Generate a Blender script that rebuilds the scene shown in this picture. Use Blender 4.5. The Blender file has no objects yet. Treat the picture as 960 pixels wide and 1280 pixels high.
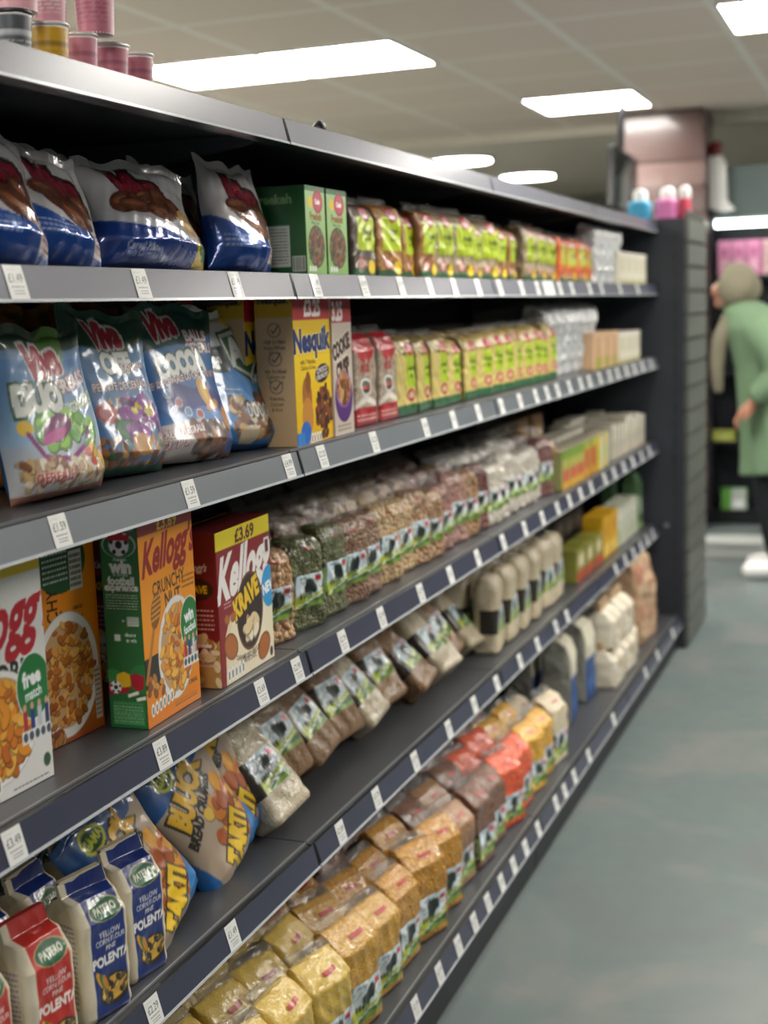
import bpy, math, random
import numpy as np
from mathutils import Vector, Matrix

SC = bpy.context.scene
COL = SC.collection
R = math.radians

# ------------------------------------------------------------------ camera
HC = 1.4784
FPX, YAW, PIT, ROL = 1689.2, -0.3698, -0.1486, -0.0338
_f = np.array([math.sin(YAW)*math.cos(PIT), math.cos(YAW)*math.cos(PIT), math.sin(PIT)])
_r = np.array([math.cos(YAW), -math.sin(YAW), 0.0]); _u = np.cross(_r, _f)
CR = math.cos(ROL)*_r+math.sin(ROL)*_u; CU = -math.sin(ROL)*_r+math.cos(ROL)*_u; CF = _f
cam_d = bpy.data.cameras.new('camera'); cam = bpy.data.objects.new('camera', cam_d); COL.objects.link(cam)
cam.matrix_world = Matrix(((CR[0], CU[0], -CF[0], 0), (CR[1], CU[1], -CF[1], 0), (CR[2], CU[2], -CF[2], HC), (0, 0, 0, 1)))
cam_d.sensor_fit = 'VERTICAL'; cam_d.sensor_height = 36; cam_d.lens = 36*FPX/1280
cam_d.dof.use_dof = True; cam_d.dof.focus_distance = 2.0; cam_d.dof.aperture_fstop = 3.2
cam_d.clip_start = .05
SC.camera = cam

# ------------------------------------------------------------------ light and exposure
SC.view_settings.view_transform = 'Standard'; SC.view_settings.look = 'None'
SC.view_settings.exposure = 0.9; SC.view_settings.gamma = 1; SC.view_settings.use_curve_mapping = False
PANEL = 16        # emission of the ceiling light panels
wd = bpy.data.worlds.new('world'); SC.world = wd; wd.use_nodes = True
wd.node_tree.nodes['Background'].inputs[0].default_value = (.80, .86, .92, 1)
wd.node_tree.nodes['Background'].inputs[1].default_value = .26

def Yu(u, x, z):
    """y of the point on the line (x, ?, z) that stands at column u of the photograph"""
    z = z-HC; k = (u-480)/FPX
    return (k*(x*CF[0]+z*CF[2])-(x*CR[0]+z*CR[2]))/(CR[1]-k*CF[1])

# ------------------------------------------------------------------ colour and materials
def lin(c):
    c = np.asarray(c, float)
    return np.where(c <= .04045, c/12.92, ((c+.055)/1.055)**2.4)
def L3(h):
    return tuple(int(h[i:i+2], 16)/255 for i in (0, 2, 4))
def rgba(h):
    return tuple(lin(L3(h)))+(1,)

def mat(name, base='808080', rough=.5, metal=0, coat=0, bump=0, bscale=40, attr=False, emit=None, es=0, alpha=1, coat_bump=0, coat_rough=.08, spec=.5, detail=3):
    m = bpy.data.materials.new(name); m.use_nodes = True; nt = m.node_tree; N = nt.nodes; b = N['Principled BSDF']
    b.inputs['Roughness'].default_value = rough; b.inputs['Metallic'].default_value = metal
    b.inputs['Specular IOR Level'].default_value = spec
    b.inputs['Coat Weight'].default_value = coat; b.inputs['Coat Roughness'].default_value = coat_rough
    b.inputs['Alpha'].default_value = alpha
    if attr:
        a = N.new('ShaderNodeAttribute'); a.attribute_name = 'Col'; nt.links.new(a.outputs['Color'], b.inputs['Base Color'])
    else:
        # faint mottling keeps every plain surface procedural
        tc = N.new('ShaderNodeTexCoord'); no = N.new('ShaderNodeTexNoise'); no.inputs['Scale'].default_value = 9; no.inputs['Detail'].default_value = 4
        hs = N.new('ShaderNodeMix'); hs.data_type = 'RGBA'
        c = np.array(rgba(base)[:3]); hs.inputs[6].default_value = tuple(c*.9)+(1,); hs.inputs[7].default_value = tuple(np.minimum(c*1.1, 1))+(1,)
        nt.links.new(tc.outputs['Object'], no.inputs['Vector']); nt.links.new(no.outputs['Fac'], hs.inputs[0]); nt.links.new(hs.outputs[2], b.inputs['Base Color'])
    if bump or coat_bump:
        tc2 = N.new('ShaderNodeTexCoord'); n2 = N.new('ShaderNodeTexNoise'); n2.inputs['Scale'].default_value = bscale; n2.inputs['Detail'].default_value = detail
        n2.inputs['Distortion'].default_value = .6
        nt.links.new(tc2.outputs['Object'], n2.inputs['Vector'])
        for k, tgt in ((bump, 'Normal'), (coat_bump, 'Coat Normal')):
            if k:
                bp = N.new('ShaderNodeBump'); bp.inputs['Strength'].default_value = k; bp.inputs['Distance'].default_value = .004
                nt.links.new(n2.outputs['Fac'], bp.inputs['Height']); nt.links.new(bp.outputs[0], b.inputs[tgt])
    if emit:
        b.inputs['Emission Color'].default_value = rgba(emit); b.inputs['Emission Strength'].default_value = es
    return m

def grain_mat(name, cols, size, bump=.9, gap=None, squash=1.0):
    """loose grains behind clear film: one Voronoi cell per grain, glossy film as the coat"""
    m = bpy.data.materials.new(name); m.use_nodes = True; nt = m.node_tree; N = nt.nodes; b = N['Principled BSDF']
    tc = N.new('ShaderNodeTexCoord'); mp = N.new('ShaderNodeMapping'); mp.inputs['Scale'].default_value = (1, 1, squash)
    v = N.new('ShaderNodeTexVoronoi'); v.inputs['Scale'].default_value = 1/size; v.inputs['Randomness'].default_value = .8
    nt.links.new(tc.outputs['Object'], mp.inputs[0]); nt.links.new(mp.outputs[0], v.inputs['Vector'])
    sp = N.new('ShaderNodeSeparateColor'); nt.links.new(v.outputs['Color'], sp.inputs[0])
    cr = N.new('ShaderNodeValToRGB'); e = cr.color_ramp.elements
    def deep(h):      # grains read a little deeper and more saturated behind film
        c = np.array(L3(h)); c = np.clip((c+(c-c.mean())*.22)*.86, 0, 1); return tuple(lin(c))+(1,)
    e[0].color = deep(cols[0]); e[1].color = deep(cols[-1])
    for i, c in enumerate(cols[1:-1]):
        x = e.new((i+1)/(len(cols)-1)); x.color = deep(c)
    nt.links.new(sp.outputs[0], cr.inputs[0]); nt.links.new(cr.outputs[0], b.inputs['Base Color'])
    b.inputs['Roughness'].default_value = .5
    mt = N.new('ShaderNodeMath'); mt.operation = 'POWER'; mt.inputs[1].default_value = 2; nt.links.new(v.outputs['Distance'], mt.inputs[0])
    bp = N.new('ShaderNodeBump'); bp.invert = True; bp.inputs['Strength'].default_value = bump; bp.inputs['Distance'].default_value = size*.8
    nt.links.new(mt.outputs[0], bp.inputs['Height']); nt.links.new(bp.outputs[0], b.inputs['Normal'])
    b.inputs['Coat Weight'].default_value = .7; b.inputs['Coat Roughness'].default_value = .1
    n2 = N.new('ShaderNodeTexNoise'); n2.inputs['Scale'].default_value = 45; n2.inputs['Detail'].default_value = 3; n2.inputs['Distortion'].default_value = 1
    nt.links.new(tc.outputs['Object'], n2.inputs['Vector'])
    b2 = N.new('ShaderNodeBump'); b2.inputs['Strength'].default_value = .75; b2.inputs['Distance'].default_value = .006
    nt.links.new(n2.outputs['Fac'], b2.inputs['Height']); nt.links.new(b2.outputs[0], b.inputs['Coat Normal'])
    return m

M = {}
M['carton'] = mat('printed_carton', attr=True, rough=.38, coat=.25, coat_rough=.2)
M['film'] = mat('printed_film', attr=True, rough=.42, coat=.55, bump=.10, coat_bump=.22, bscale=26, coat_rough=.12)
M['foil'] = mat('printed_foil', attr=True, rough=.22, metal=.25, coat=.9, bump=.18, coat_bump=.4, bscale=34, coat_rough=.08)
M['paper'] = mat('printed_paper', attr=True, rough=.6, bump=.25, bscale=30, coat=.15)
M['card'] = mat('price_card', attr=True, rough=.5, coat=.3)
M['label'] = mat('glossy_label', attr=True, rough=.4, coat=.3, coat_bump=.2, bscale=30)
M['clear'] = mat('clear_film', 'a8a8a4', rough=.08, alpha=.14, bump=.9, bscale=60, coat=1)
M['milky'] = mat('milky_film', 'dfe3e4', rough=.15, alpha=.82, bump=.9, bscale=45, coat=1)
M['shelf'] = mat('charcoal_shelf_steel', '3e4044', rough=.33, bump=.03, bscale=300)
M['shelf_dark'] = mat('black_back_steel', '0f131d', rough=.5)
M['edge'] = mat('worn_steel_edge', '8e9092', rough=.3, metal=.4)
M['rail'] = mat('rail_holder_plastic', '16191c', rough=.3)
M['insert'] = mat('slate_blue_rail_insert', '33374a', rough=.45, coat=.4, coat_rough=.24, spec=.35, bump=.04, bscale=15)
M['lip'] = mat('clear_rail_lip', 'b9bec2', rough=.2)
M['panel'] = mat('dark_end_panel', '2b2f37', rough=.55)
M['slat'] = mat('grey_slat_panel', '575a55', rough=.45)
M['groove'] = mat('slat_groove', '33352f', rough=.6)
M['white'] = mat('white_plastic', 'e9e9e6', rough=.35)
M['dark'] = mat('black_plastic', '111318', rough=.35)

# ------------------------------------------------------------------ mesh helpers
def from_arrays(name, V, F4, mats, col=None, midx=None, smooth=True):
    me = bpy.data.meshes.new(name); V = np.asarray(V, np.float32); F4 = np.asarray(F4, np.int32)
    k = F4.shape[1]
    me.vertices.add(len(V)); me.vertices.foreach_set('co', V.ravel())
    me.loops.add(F4.size); me.loops.foreach_set('vertex_index', F4.ravel())
    me.polygons.add(len(F4)); me.polygons.foreach_set('loop_start', np.arange(0, F4.size, k, dtype=np.int32))
    me.polygons.foreach_set('loop_total', np.full(len(F4), k, np.int32))
    if smooth: me.polygons.foreach_set('use_smooth', np.ones(len(F4), bool))
    for m in mats: me.materials.append(m)
    if midx is not None: me.polygons.foreach_set('material_index', np.asarray(midx, np.int32))
    if col is not None:
        a = me.color_attributes.new('Col', 'FLOAT_COLOR', 'POINT')
        a.data.foreach_set('color', np.concatenate([col, np.ones((len(col), 1))], 1).astype(np.float32).ravel())
    me.update(calc_edges=True); me.validate()
    return me

def ob(name, me, parent=None, loc=None, rot=None):
    o = bpy.data.objects.new(name, me); COL.objects.link(o)
    if parent is not None: o.parent = parent
    if loc is not None: o.location = loc
    if rot is not None: o.rotation_euler = rot
    return o

def empty(name, loc=(0, 0, 0), rot=(0, 0, 0)):
    return ob(name, None, None, loc, rot)

def tag(o, label=None, cat=None, group=None, kind=None):
    if label: o['label'] = label
    if cat: o['category'] = cat
    if group: o['group'] = group
    if kind: o['kind'] = kind
    return o

CH = {}
def kids(o):
    return [c for c in COL.objects if c.parent == o]
def dup(o, loc, rot=(0, 0, 0), scale=None):
    """copy a thing with its parts and their parts; the mesh data is shared"""
    def rec(s, p):
        c = s.copy(); COL.objects.link(c)
        if p is not None: c.parent = p
        for k in CHILD.get(s.name, []): rec(k, c)
        return c
    c = rec(o, None); c.location = loc; c.rotation_euler = rot
    if scale: c.scale = scale
    return c
CHILD = {}
def remember(root):
    CHILD.clear()
    for c in COL.objects:
        if c.parent is not None: CHILD.setdefault(c.parent.name, []).append(c)

class Proto:
    """builds a thing once, moves that one to its first place and copies it after that"""
    def __init__(s, fn): s.fn = fn; s.root = None; s.kids = {}
    def put(s, loc, rot=(0, 0, 0), scale=(1, 1, 1)):
        if s.root is None:
            n0 = set(o.name for o in COL.objects); s.root = s.fn(); o = s.root
            for c in COL.objects:
                if c.name not in n0 and c.parent is not None: s.kids.setdefault(c.parent.name, []).append(c)
            o.location = loc; o.rotation_euler = rot; o.scale = scale
            return o
        def rec(a, p):
            c = a.copy(); COL.objects.link(c)
            if p is not None: c.parent = p
            for k in s.kids.get(a.name, []): rec(k, c)
            return c
        c = rec(s.root, None); c.location = loc; c.rotation_euler = rot; c.scale = scale
        for k in ('label', 'group', 'category'):
            if k in c: del c[k]
        return c

class MB:
    """collects boxes, prisms and lathes into one mesh"""
    def __init__(s): s.v = []; s.f = []; s.m = []; s.sm = []
    def add(s, v, f, m=0, smooth=False):
        n = len(s.v); s.v += [tuple(p) for p in v]; s.f += [tuple(i+n for i in q) for q in f]; s.m += [m]*len(f); s.sm += [smooth]*len(f)
    def box(s, x0, x1, y0, y1, z0, z1, m=0):
        s.add([(x0, y0, z0), (x1, y0, z0), (x1, y1, z0), (x0, y1, z0), (x0, y0, z1), (x1, y0, z1), (x1, y1, z1), (x0, y1, z1)],
              [(0, 3, 2, 1), (4, 5, 6, 7), (0, 1, 5, 4), (1, 2, 6, 5), (2, 3, 7, 6), (3, 0, 4, 7)], m)
    def prism(s, pts, y0, y1, m=0):
        """polygon in x,z extruded along y"""
        n = len(pts); v = [(x, y0, z) for x, z in pts]+[(x, y1, z) for x, z in pts]
        s.add(v, [tuple(range(n)), tuple(range(2*n-1, n-1, -1))]+[(i, i+n, (i+1) % n+n, (i+1) % n) for i in range(n)], m)
    def lathe(s, prof, n=32, c=(0, 0, 0), m=0, wob=0):
        v = []
        for k, (r_, z) in enumerate(prof):
            for i in range(n):
                a = 2*math.pi*i/n; rr = r_+(wob*math.sin(5*a+k) if wob else 0)
                v.append((c[0]+rr*math.cos(a), c[1]+rr*math.sin(a), c[2]+z))
        f = [(k*n+i, k*n+(i+1) % n, (k+1)*n+(i+1) % n, (k+1)*n+i) for k in range(len(prof)-1) for i in range(n)]
        s.add(v, f, m, True)
        s.add([v[i] for i in range(n)], [tuple(range(n-1, -1, -1))], m); s.add([v[(len(prof)-1)*n+i] for i in range(n)], [tuple(range(n))], m)
    def build(s, name, mats, parent=None, loc=None, rot=None, bevel=0):
        me = bpy.data.meshes.new(name); me.from_pydata(s.v, [], s.f)
        for m in (mats if isinstance(mats, (list, tuple)) else [mats]): me.materials.append(m)
        me.polygons.foreach_set('material_index', s.m); me.polygons.foreach_set('use_smooth', s.sm); me.update()
        o = ob(name, me, parent, loc, rot)
        if bevel:
            b = o.modifiers.new('bevel', 'BEVEL'); b.width = bevel; b.segments = 2; b.limit_method = 'ANGLE'
        return o

# ------------------------------------------------------------------ print: a small rasteriser for pack artwork
_TX = {}
def text_tris(s, off, res=3):
    k = (s, round(off, 3))
    if k not in _TX:
        cu = bpy.data.curves.new('t', 'FONT'); cu.body = s; cu.size = 1; cu.offset = off; cu.resolution_u = res; cu.align_x = 'CENTER'; cu.align_y = 'CENTER'
        o = bpy.data.objects.new('t', cu); COL.objects.link(o)
        dg = bpy.context.evaluated_depsgraph_get(); me = o.evaluated_get(dg).to_mesh()
        me.calc_loop_triangles()
        V = np.array([v.co[:2] for v in me.vertices]).reshape(-1, 2); T = np.array([t.vertices[:] for t in me.loop_triangles], int).reshape(-1, 3)
        o.evaluated_get(dg).to_mesh_clear(); bpy.data.objects.remove(o); bpy.data.curves.remove(cu)
        if len(V):
            c = (V.min(0)+V.max(0))/2; V = V-c
        _TX[k] = (V, T)
    return _TX[k]

class Cv:
    """canvas in units of its own width: x 0..1, y 0..A (up)"""
    def __init__(s, W, H, step, bg='ffffff', ss=2):
        s.A = H/W; s.ss = ss; s.nx = max(4, int(W/step)); s.ny = max(4, int(H/step))
        s.k = s.nx*ss; s.b = np.empty((s.ny*ss, s.nx*ss, 3)); s.b[:] = L3(bg)
        s.h, s.w = s.b.shape[:2]; s.ky = s.h/s.A
    def win(s, x0, y0, x1, y1):
        i0 = max(0, int(x0*s.k)-1); i1 = min(s.w, int(x1*s.k)+2); j0 = max(0, int(y0*s.ky)-1); j1 = min(s.h, int(y1*s.ky)+2)
        if i1 <= i0 or j1 <= j0: return None
        X, Y = np.meshgrid((np.arange(i0, i1)+.5)/s.k, (np.arange(j0, j1)+.5)/s.ky)
        return (slice(j0, j1), slice(i0, i1)), X, Y
    def put(s, sl, mask, col, a=1):
        v = s.b[sl]; c = np.array(L3(col)) if isinstance(col, str) else np.array(col); v[mask] = v[mask]*(1-a)+c*a
    def rect(s, x0, y0, x1, y1, col, a=1):
        q = s.win(x0, y0, x1, y1)
        if q: s.put(q[0], (q[1] >= x0) & (q[1] <= x1) & (q[2] >= y0) & (q[2] <= y1), col, a)
    def grad(s, x0, y0, x1, y1, c0, c1):
        q = s.win(x0, y0, x1, y1)
        if q:
            t = np.clip((q[2]-y0)/(y1-y0), 0, 1)[..., None]; m = (q[1] >= x0) & (q[1] <= x1) & (q[2] >= y0) & (q[2] <= y1)
            g = np.array(L3(c0))*(1-t)+np.array(L3(c1))*t; v = s.b[q[0]]; v[m] = g[m]
    def ell(s, cx, cy, rx, ry, col, rot=0, a=1):
        m_ = max(rx, ry); q = s.win(cx-m_, cy-m_, cx+m_, cy+m_)
        if q:
            X, Y = q[1]-cx, q[2]-cy; c, n = math.cos(rot), math.sin(rot); U = (X*c+Y*n)/rx; V = (-X*n+Y*c)/ry
            s.put(q[0], U*U+V*V <= 1, col, a)
    def poly(s, pts, col, a=1):
        P = np.array(pts, float); q = s.win(P[:, 0].min(), P[:, 1].min(), P[:, 0].max(), P[:, 1].max())
        if q:
            X, Y = q[1], q[2]; ins = np.zeros(X.shape, bool)
            for i in range(len(P)):
                (x1, y1), (x2, y2) = P[i], P[(i+1) % len(P)]
                if y1 != y2: ins ^= ((y1 > Y) != (y2 > Y)) & (X < (x2-x1)*(Y-y1)/(y2-y1)+x1)
            s.put(q[0], ins, col, a)
    def line(s, pts, w, col):
        for (x1, y1), (x2, y2) in zip(pts[:-1], pts[1:]):
            q = s.win(min(x1, x2)-w, min(y1, y2)-w, max(x1, x2)+w, max(y1, y2)+w)
            if q:
                dx, dy = x2-x1, y2-y1; t = np.clip(((q[1]-x1)*dx+(q[2]-y1)*dy)/(dx*dx+dy*dy+1e-12), 0, 1)
                s.put(q[0], (q[1]-x1-t*dx)**2+(q[2]-y1-t*dy)**2 <= (w/2)**2, col)
    def text(s, t, cx, cy, size, col, off=0, rot=0, sx=1, shear=0, out=None, ow=.05, arch=0):
        for o_, c_ in (((off+ow), out), (off, col)):
            if c_ is None: continue
            V, T = text_tris(t, o_)
            if not len(T): continue
            x = V[:, 0]*size*sx+V[:, 1]*size*shear; y = V[:, 1]*size
            if arch: y = y+arch*(1-(x/(abs(x).max()+1e-9))**2)
            c, n = math.cos(rot), math.sin(rot); P = np.stack([cx+x*c-y*n, cy+x*n+y*c], 1)
            for a_, b_, d_ in P[T]:
                q = s.win(min(a_[0], b_[0], d_[0]), min(a_[1], b_[1], d_[1]), max(a_[0], b_[0], d_[0]), max(a_[1], b_[1], d_[1]))
                if not q: continue
                X, Y = q[1], q[2]
                e1 = (b_[0]-a_[0])*(Y-a_[1])-(b_[1]-a_[1])*(X-a_[0]); e2 = (d_[0]-b_[0])*(Y-b_[1])-(d_[1]-b_[1])*(X-b_[0]); e3 = (a_[0]-d_[0])*(Y-d_[1])-(a_[1]-d_[1])*(X-d_[0])
                s.put(q[0], ((e1 >= 0) & (e2 >= 0) & (e3 >= 0)) | ((e1 <= 0) & (e2 <= 0) & (e3 <= 0)), c_)
    def blobs(s, n, box, cols, r, seed=1, clip=None, asp=.6, hl=None):
        g = random.Random(seed); x0, y0, x1, y1 = box
        for i in range(n):
            x, y = g.uniform(x0, x1), g.uniform(y0, y1)
            if clip and not clip(x, y): continue
            rr = r*g.uniform(.7, 1.25); an = g.uniform(0, 3.14); c = g.choice(cols)
            s.ell(x, y-rr*.12, rr*1.08, rr*asp*1.15, tuple(np.array(L3(c))*.6), an)
            s.ell(x, y, rr, rr*asp, c, an)
            if hl: s.ell(x-rr*.2, y+rr*.15, rr*.45, rr*asp*.4, hl, an)
    def lines(s, x0, y0, x1, y1, n, col, seed=0, w=.35):
        g = random.Random(seed); dy = (y1-y0)/n
        for i in range(n):
            y = y1-(i+.5)*dy; x = x0
            while x < x1:
                l = g.uniform(.02, .07)*(x1-x0)*1.6; s.rect(x, y-dy*w/2, min(x+l, x1-g.uniform(0, .1)*(x1-x0)*.3), y+dy*w/2, col); x += l+.012*(x1-x0)*2
    def done(s):
        a = s.b.reshape(s.ny, s.ss, s.nx, s.ss, 3).mean((1, 3)); s.img = lin(a); return s
    def sample(s, u, v):
        x = np.clip(u*s.nx-.5, 0, s.nx-1.001); y = np.clip(v*s.ny-.5, 0, s.ny-1.001); i, j = x.astype(int), y.astype(int); fx, fy = (x-i)[:, None], (y-j)[:, None]
        I = s.img; i2 = np.minimum(i+1, s.nx-1); j2 = np.minimum(j+1, s.ny-1)
        return (I[j, i]*(1-fx)+I[j, i2]*fx)*(1-fy)+(I[j2, i]*(1-fx)+I[j2, i2]*fx)*fy

def nz(P, seed, amp, freq, ridge=False):
    g = np.random.RandomState(seed); o = np.zeros(len(P))
    for k in range(7):
        d = g.normal(size=3); d /= np.linalg.norm(d); s = np.sin(P@d*freq*g.uniform(.5, 1.9)+g.uniform(0, 6.3))
        o += (1-2*np.abs(s)) if ridge else s
    return o*amp/7*1.6

# ------------------------------------------------------------------ packs
def ring_cols(w, d, step, r, side_step=None):
    nf = max(6, int(w/step)); ns = max(4, int(d/(side_step or step))); nb = 8; nc = 3
    P = []   # fx, fy, nx, ny, face
    for t in np.linspace(-1, 1, nf): P.append((1, t, 1, 0, 0))
    for a in np.linspace(0, math.pi/2, nc+2)[1:-1]: P.append((1, 1, math.cos(a), math.sin(a), 1))
    for t in np.linspace(1, -1, 6): P.append((t, 1, 0, 1, 1))
    for a in np.linspace(math.pi/2, math.pi, nc+2)[1:-1]: P.append((-1, 1, math.cos(a), math.sin(a), 2))
    for t in np.linspace(1, -1, nb): P.append((-1, t, -1, 0, 2))
    for a in np.linspace(math.pi, 1.5*math.pi, nc+2)[1:-1]: P.append((-1, -1, math.cos(a), math.sin(a), 3))
    for t in np.linspace(-1, 1, ns): P.append((t, -1, 0, -1, 3))
    for a in np.linspace(1.5*math.pi, 2*math.pi, nc+2)[1:-1]: P.append((1, -1, math.cos(a), math.sin(a), 3 if a < 1.75*math.pi else 0))
    return np.array(P, float)

class Pack:
    """rounded-rectangle loft; keys = (z, width scale, depth scale, x offset, corner radius)"""
    def __init__(s, w, d, keys, step, seed=1, amp=0, freq=60, ridge=0, side_step=None):
        s.w, s.d, s.keys, s.step, s.seed, s.amp, s.freq, s.ridge = w, d, keys, step, seed, amp, freq, ridge
        s.P = ring_cols(w, d, step, 0, side_step); s.h = max(k[0] for k in keys)
    def rows(s, z0=None, z1=None):
        K = s.keys; out = []
        for a, b in zip(K[:-1], K[1:]):
            L = math.hypot(b[0]-a[0], s.d/2*abs(b[2]-a[2])); n = max(1, int(L/s.step))
            for i in range(n): out.append([a[j]+(b[j]-a[j])*i/n for j in range(5)])
        out.append(list(K[-1])); out = np.array(out)
        if z0 is not None: out = out[(out[:, 0] >= z0) & (out[:, 0] <= z1)]
        return out
    def pts(s, rows, P, off=0):
        a = (s.w/2*rows[:, 1])[:, None]; b = (s.d/2*rows[:, 2])[:, None]; r = np.minimum(rows[:, 4][:, None], np.minimum(a, b)*.98)
        x = P[None, :, 0]*(b-r)+(r+off)*P[None, :, 2]+rows[:, 3][:, None]; y = P[None, :, 1]*(a-r)+(r+off)*P[None, :, 3]; z = np.repeat(rows[:, 0][:, None], len(P), 1)
        V = np.stack([x, y, z], -1).reshape(-1, 3)
        if s.amp:
            nrm = np.tile(np.stack([P[:, 2], P[:, 3]], 1), (len(rows), 1)); h = V[:, 2]/s.h
            k = nz(V, s.seed, s.amp, s.freq, False)+(nz(V, s.seed+9, s.amp*s.ridge, s.freq*1.6, True) if s.ridge else 0)
            k = k*np.clip(h*8, 0, 1)
            V[:, :2] += nrm*k[:, None]
            V[:, 2] += nz(V, s.seed+5, s.amp*.7, s.freq, False)*np.clip(h*3-1.6, 0, 1)
        return V
    def mesh(s, name, mats, front=None, side=None, base='888888', top=None):
        rows = s.rows(); P = s.P; V = s.pts(rows, P); nr, nc = len(rows), len(P)
        j, i = np.meshgrid(np.arange(nr-1), np.arange(nc), indexing='ij'); i2 = (i+1) % nc
        F = np.stack([j*nc+i, j*nc+i2, (j+1)*nc+i2, (j+1)*nc+i], -1).reshape(-1, 4)
        col = np.empty((len(V), 3)); col[:] = lin(L3(base))
        face = np.tile(P[:, 4], nr).astype(int); a = np.repeat(s.w/2*rows[:, 1], nc); b = np.repeat(s.d/2*rows[:, 2], nc)
        P2 = s.pts(rows, P) if not s.amp else None
        r = np.minimum(np.repeat(rows[:, 4], nc), np.minimum(a, b)*.98)
        yy = np.tile(P[:, 1], nr)*(a-r)+r*np.tile(P[:, 3], nr); xx = np.tile(P[:, 0], nr)*(b-r)+r*np.tile(P[:, 2], nr)
        v = np.repeat(rows[:, 0], nc)/s.h
        if front is not None:
            m = face == 0; col[m] = front.sample((yy[m]/a[m]+1)/2, v[m])
        if side is not None:
            m = face == 3; col[m] = side.sample((xx[m]/b[m]+1)/2, v[m])
        # caps
        tris = []
        c0 = V[:nc].mean(0); c1 = V[-nc:].mean(0); nV = len(V)
        V = np.concatenate([V, [c0], [c1], V[-nc:]]); tc = lin(L3(top)) if top else col[nV-1]
        col = np.concatenate([col, [col[0]], [tc], np.repeat([tc], nc, 0) if top else col[nV-nc:nV]])
        ii = np.arange(nc)
        capb = np.stack([np.full(nc, nV), (ii+1) % nc, ii, ii], -1); capt = np.stack([np.full(nc, nV+1), nV+2+ii, nV+2+(ii+1) % nc, nV+2+(ii+1) % nc], -1)
        me = bpy.data.meshes.new(name)
        V = V.astype(np.float32); me.vertices.add(len(V)); me.vertices.foreach_set('co', V.ravel())
        T = np.concatenate([capb[:, :3], capt[:, :3]]); LI = np.concatenate([F.ravel(), T.ravel()]).astype(np.int32)
        tot = np.concatenate([np.full(len(F), 4), np.full(len(T), 3)]).astype(np.int32); st = np.concatenate([[0], np.cumsum(tot)[:-1]]).astype(np.int32)
        me.loops.add(len(LI)); me.loops.foreach_set('vertex_index', LI); me.polygons.add(len(tot)); me.polygons.foreach_set('loop_start', st); me.polygons.foreach_set('loop_total', tot)
        sm = np.ones(len(tot), bool); sm[-2*nc:] = False; me.polygons.foreach_set('use_smooth', sm)
        for m_ in mats: me.materials.append(m_)
        at = me.color_attributes.new('Col', 'FLOAT_COLOR', 'POINT'); at.data.foreach_set('color', np.concatenate([col, np.ones((len(col), 1))], 1).astype(np.float32).ravel())
        me.update(calc_edges=True)
        return me
    def wrap(s, name, mats, art, z0, z1, off=.0009, side_from=-1.0, front_to=1.0):
        """label over the near side and the front: art runs from the side's edge to the front's far edge"""
        rows = s.rows(z0, z1); P = s.P
        if len(rows) < 2: rows = s.rows(z0-.01, z1+.01)
        m3 = [k for k in range(len(P)) if P[k, 4] == 3 and P[k, 1] == -1 and (P[k, 0] >= side_from) and P[k, 0] > -.999]
        mc = [k for k in range(len(P)) if P[k, 4] == 0 and P[k, 1] == -1 and P[k, 2] != 1]; m0 = [k for k in range(len(P)) if P[k, 4] == 0 and P[k, 2] == 1 and P[k, 1] <= front_to]
        idx = m3+mc+m0; Q = P[idx]; V = s.pts(rows, Q, off); nr, nc = len(rows), len(Q)
        W_ = V.reshape(nr, nc, 3)[0]; dl = np.concatenate([[0], np.cumsum(np.linalg.norm(np.diff(W_[:, :2], axis=0), axis=1))]); u = np.tile(dl/dl[-1], nr)
        v = np.repeat((rows[:, 0]-rows[0, 0])/(rows[-1, 0]-rows[0, 0]), nc)
        j, i = np.meshgrid(np.arange(nr-1), np.arange(nc-1), indexing='ij'); F = np.stack([j*nc+i, j*nc+i+1, (j+1)*nc+i+1, (j+1)*nc+i], -1).reshape(-1, 4)
        return from_arrays(name, V, F, mats, col=art.sample(u, v))

def carton_mesh(name, w, d, h, front, side=None, base='888888', top=None, step=.0013, seed=1):
    p = Pack(w, d, [(0, 1, 1, 0, .0015), (h, 1, 1, 0, .0015)], step, side_step=step*1.3)
    return p.mesh(name, [M['carton']], front, side, base, top)

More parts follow.
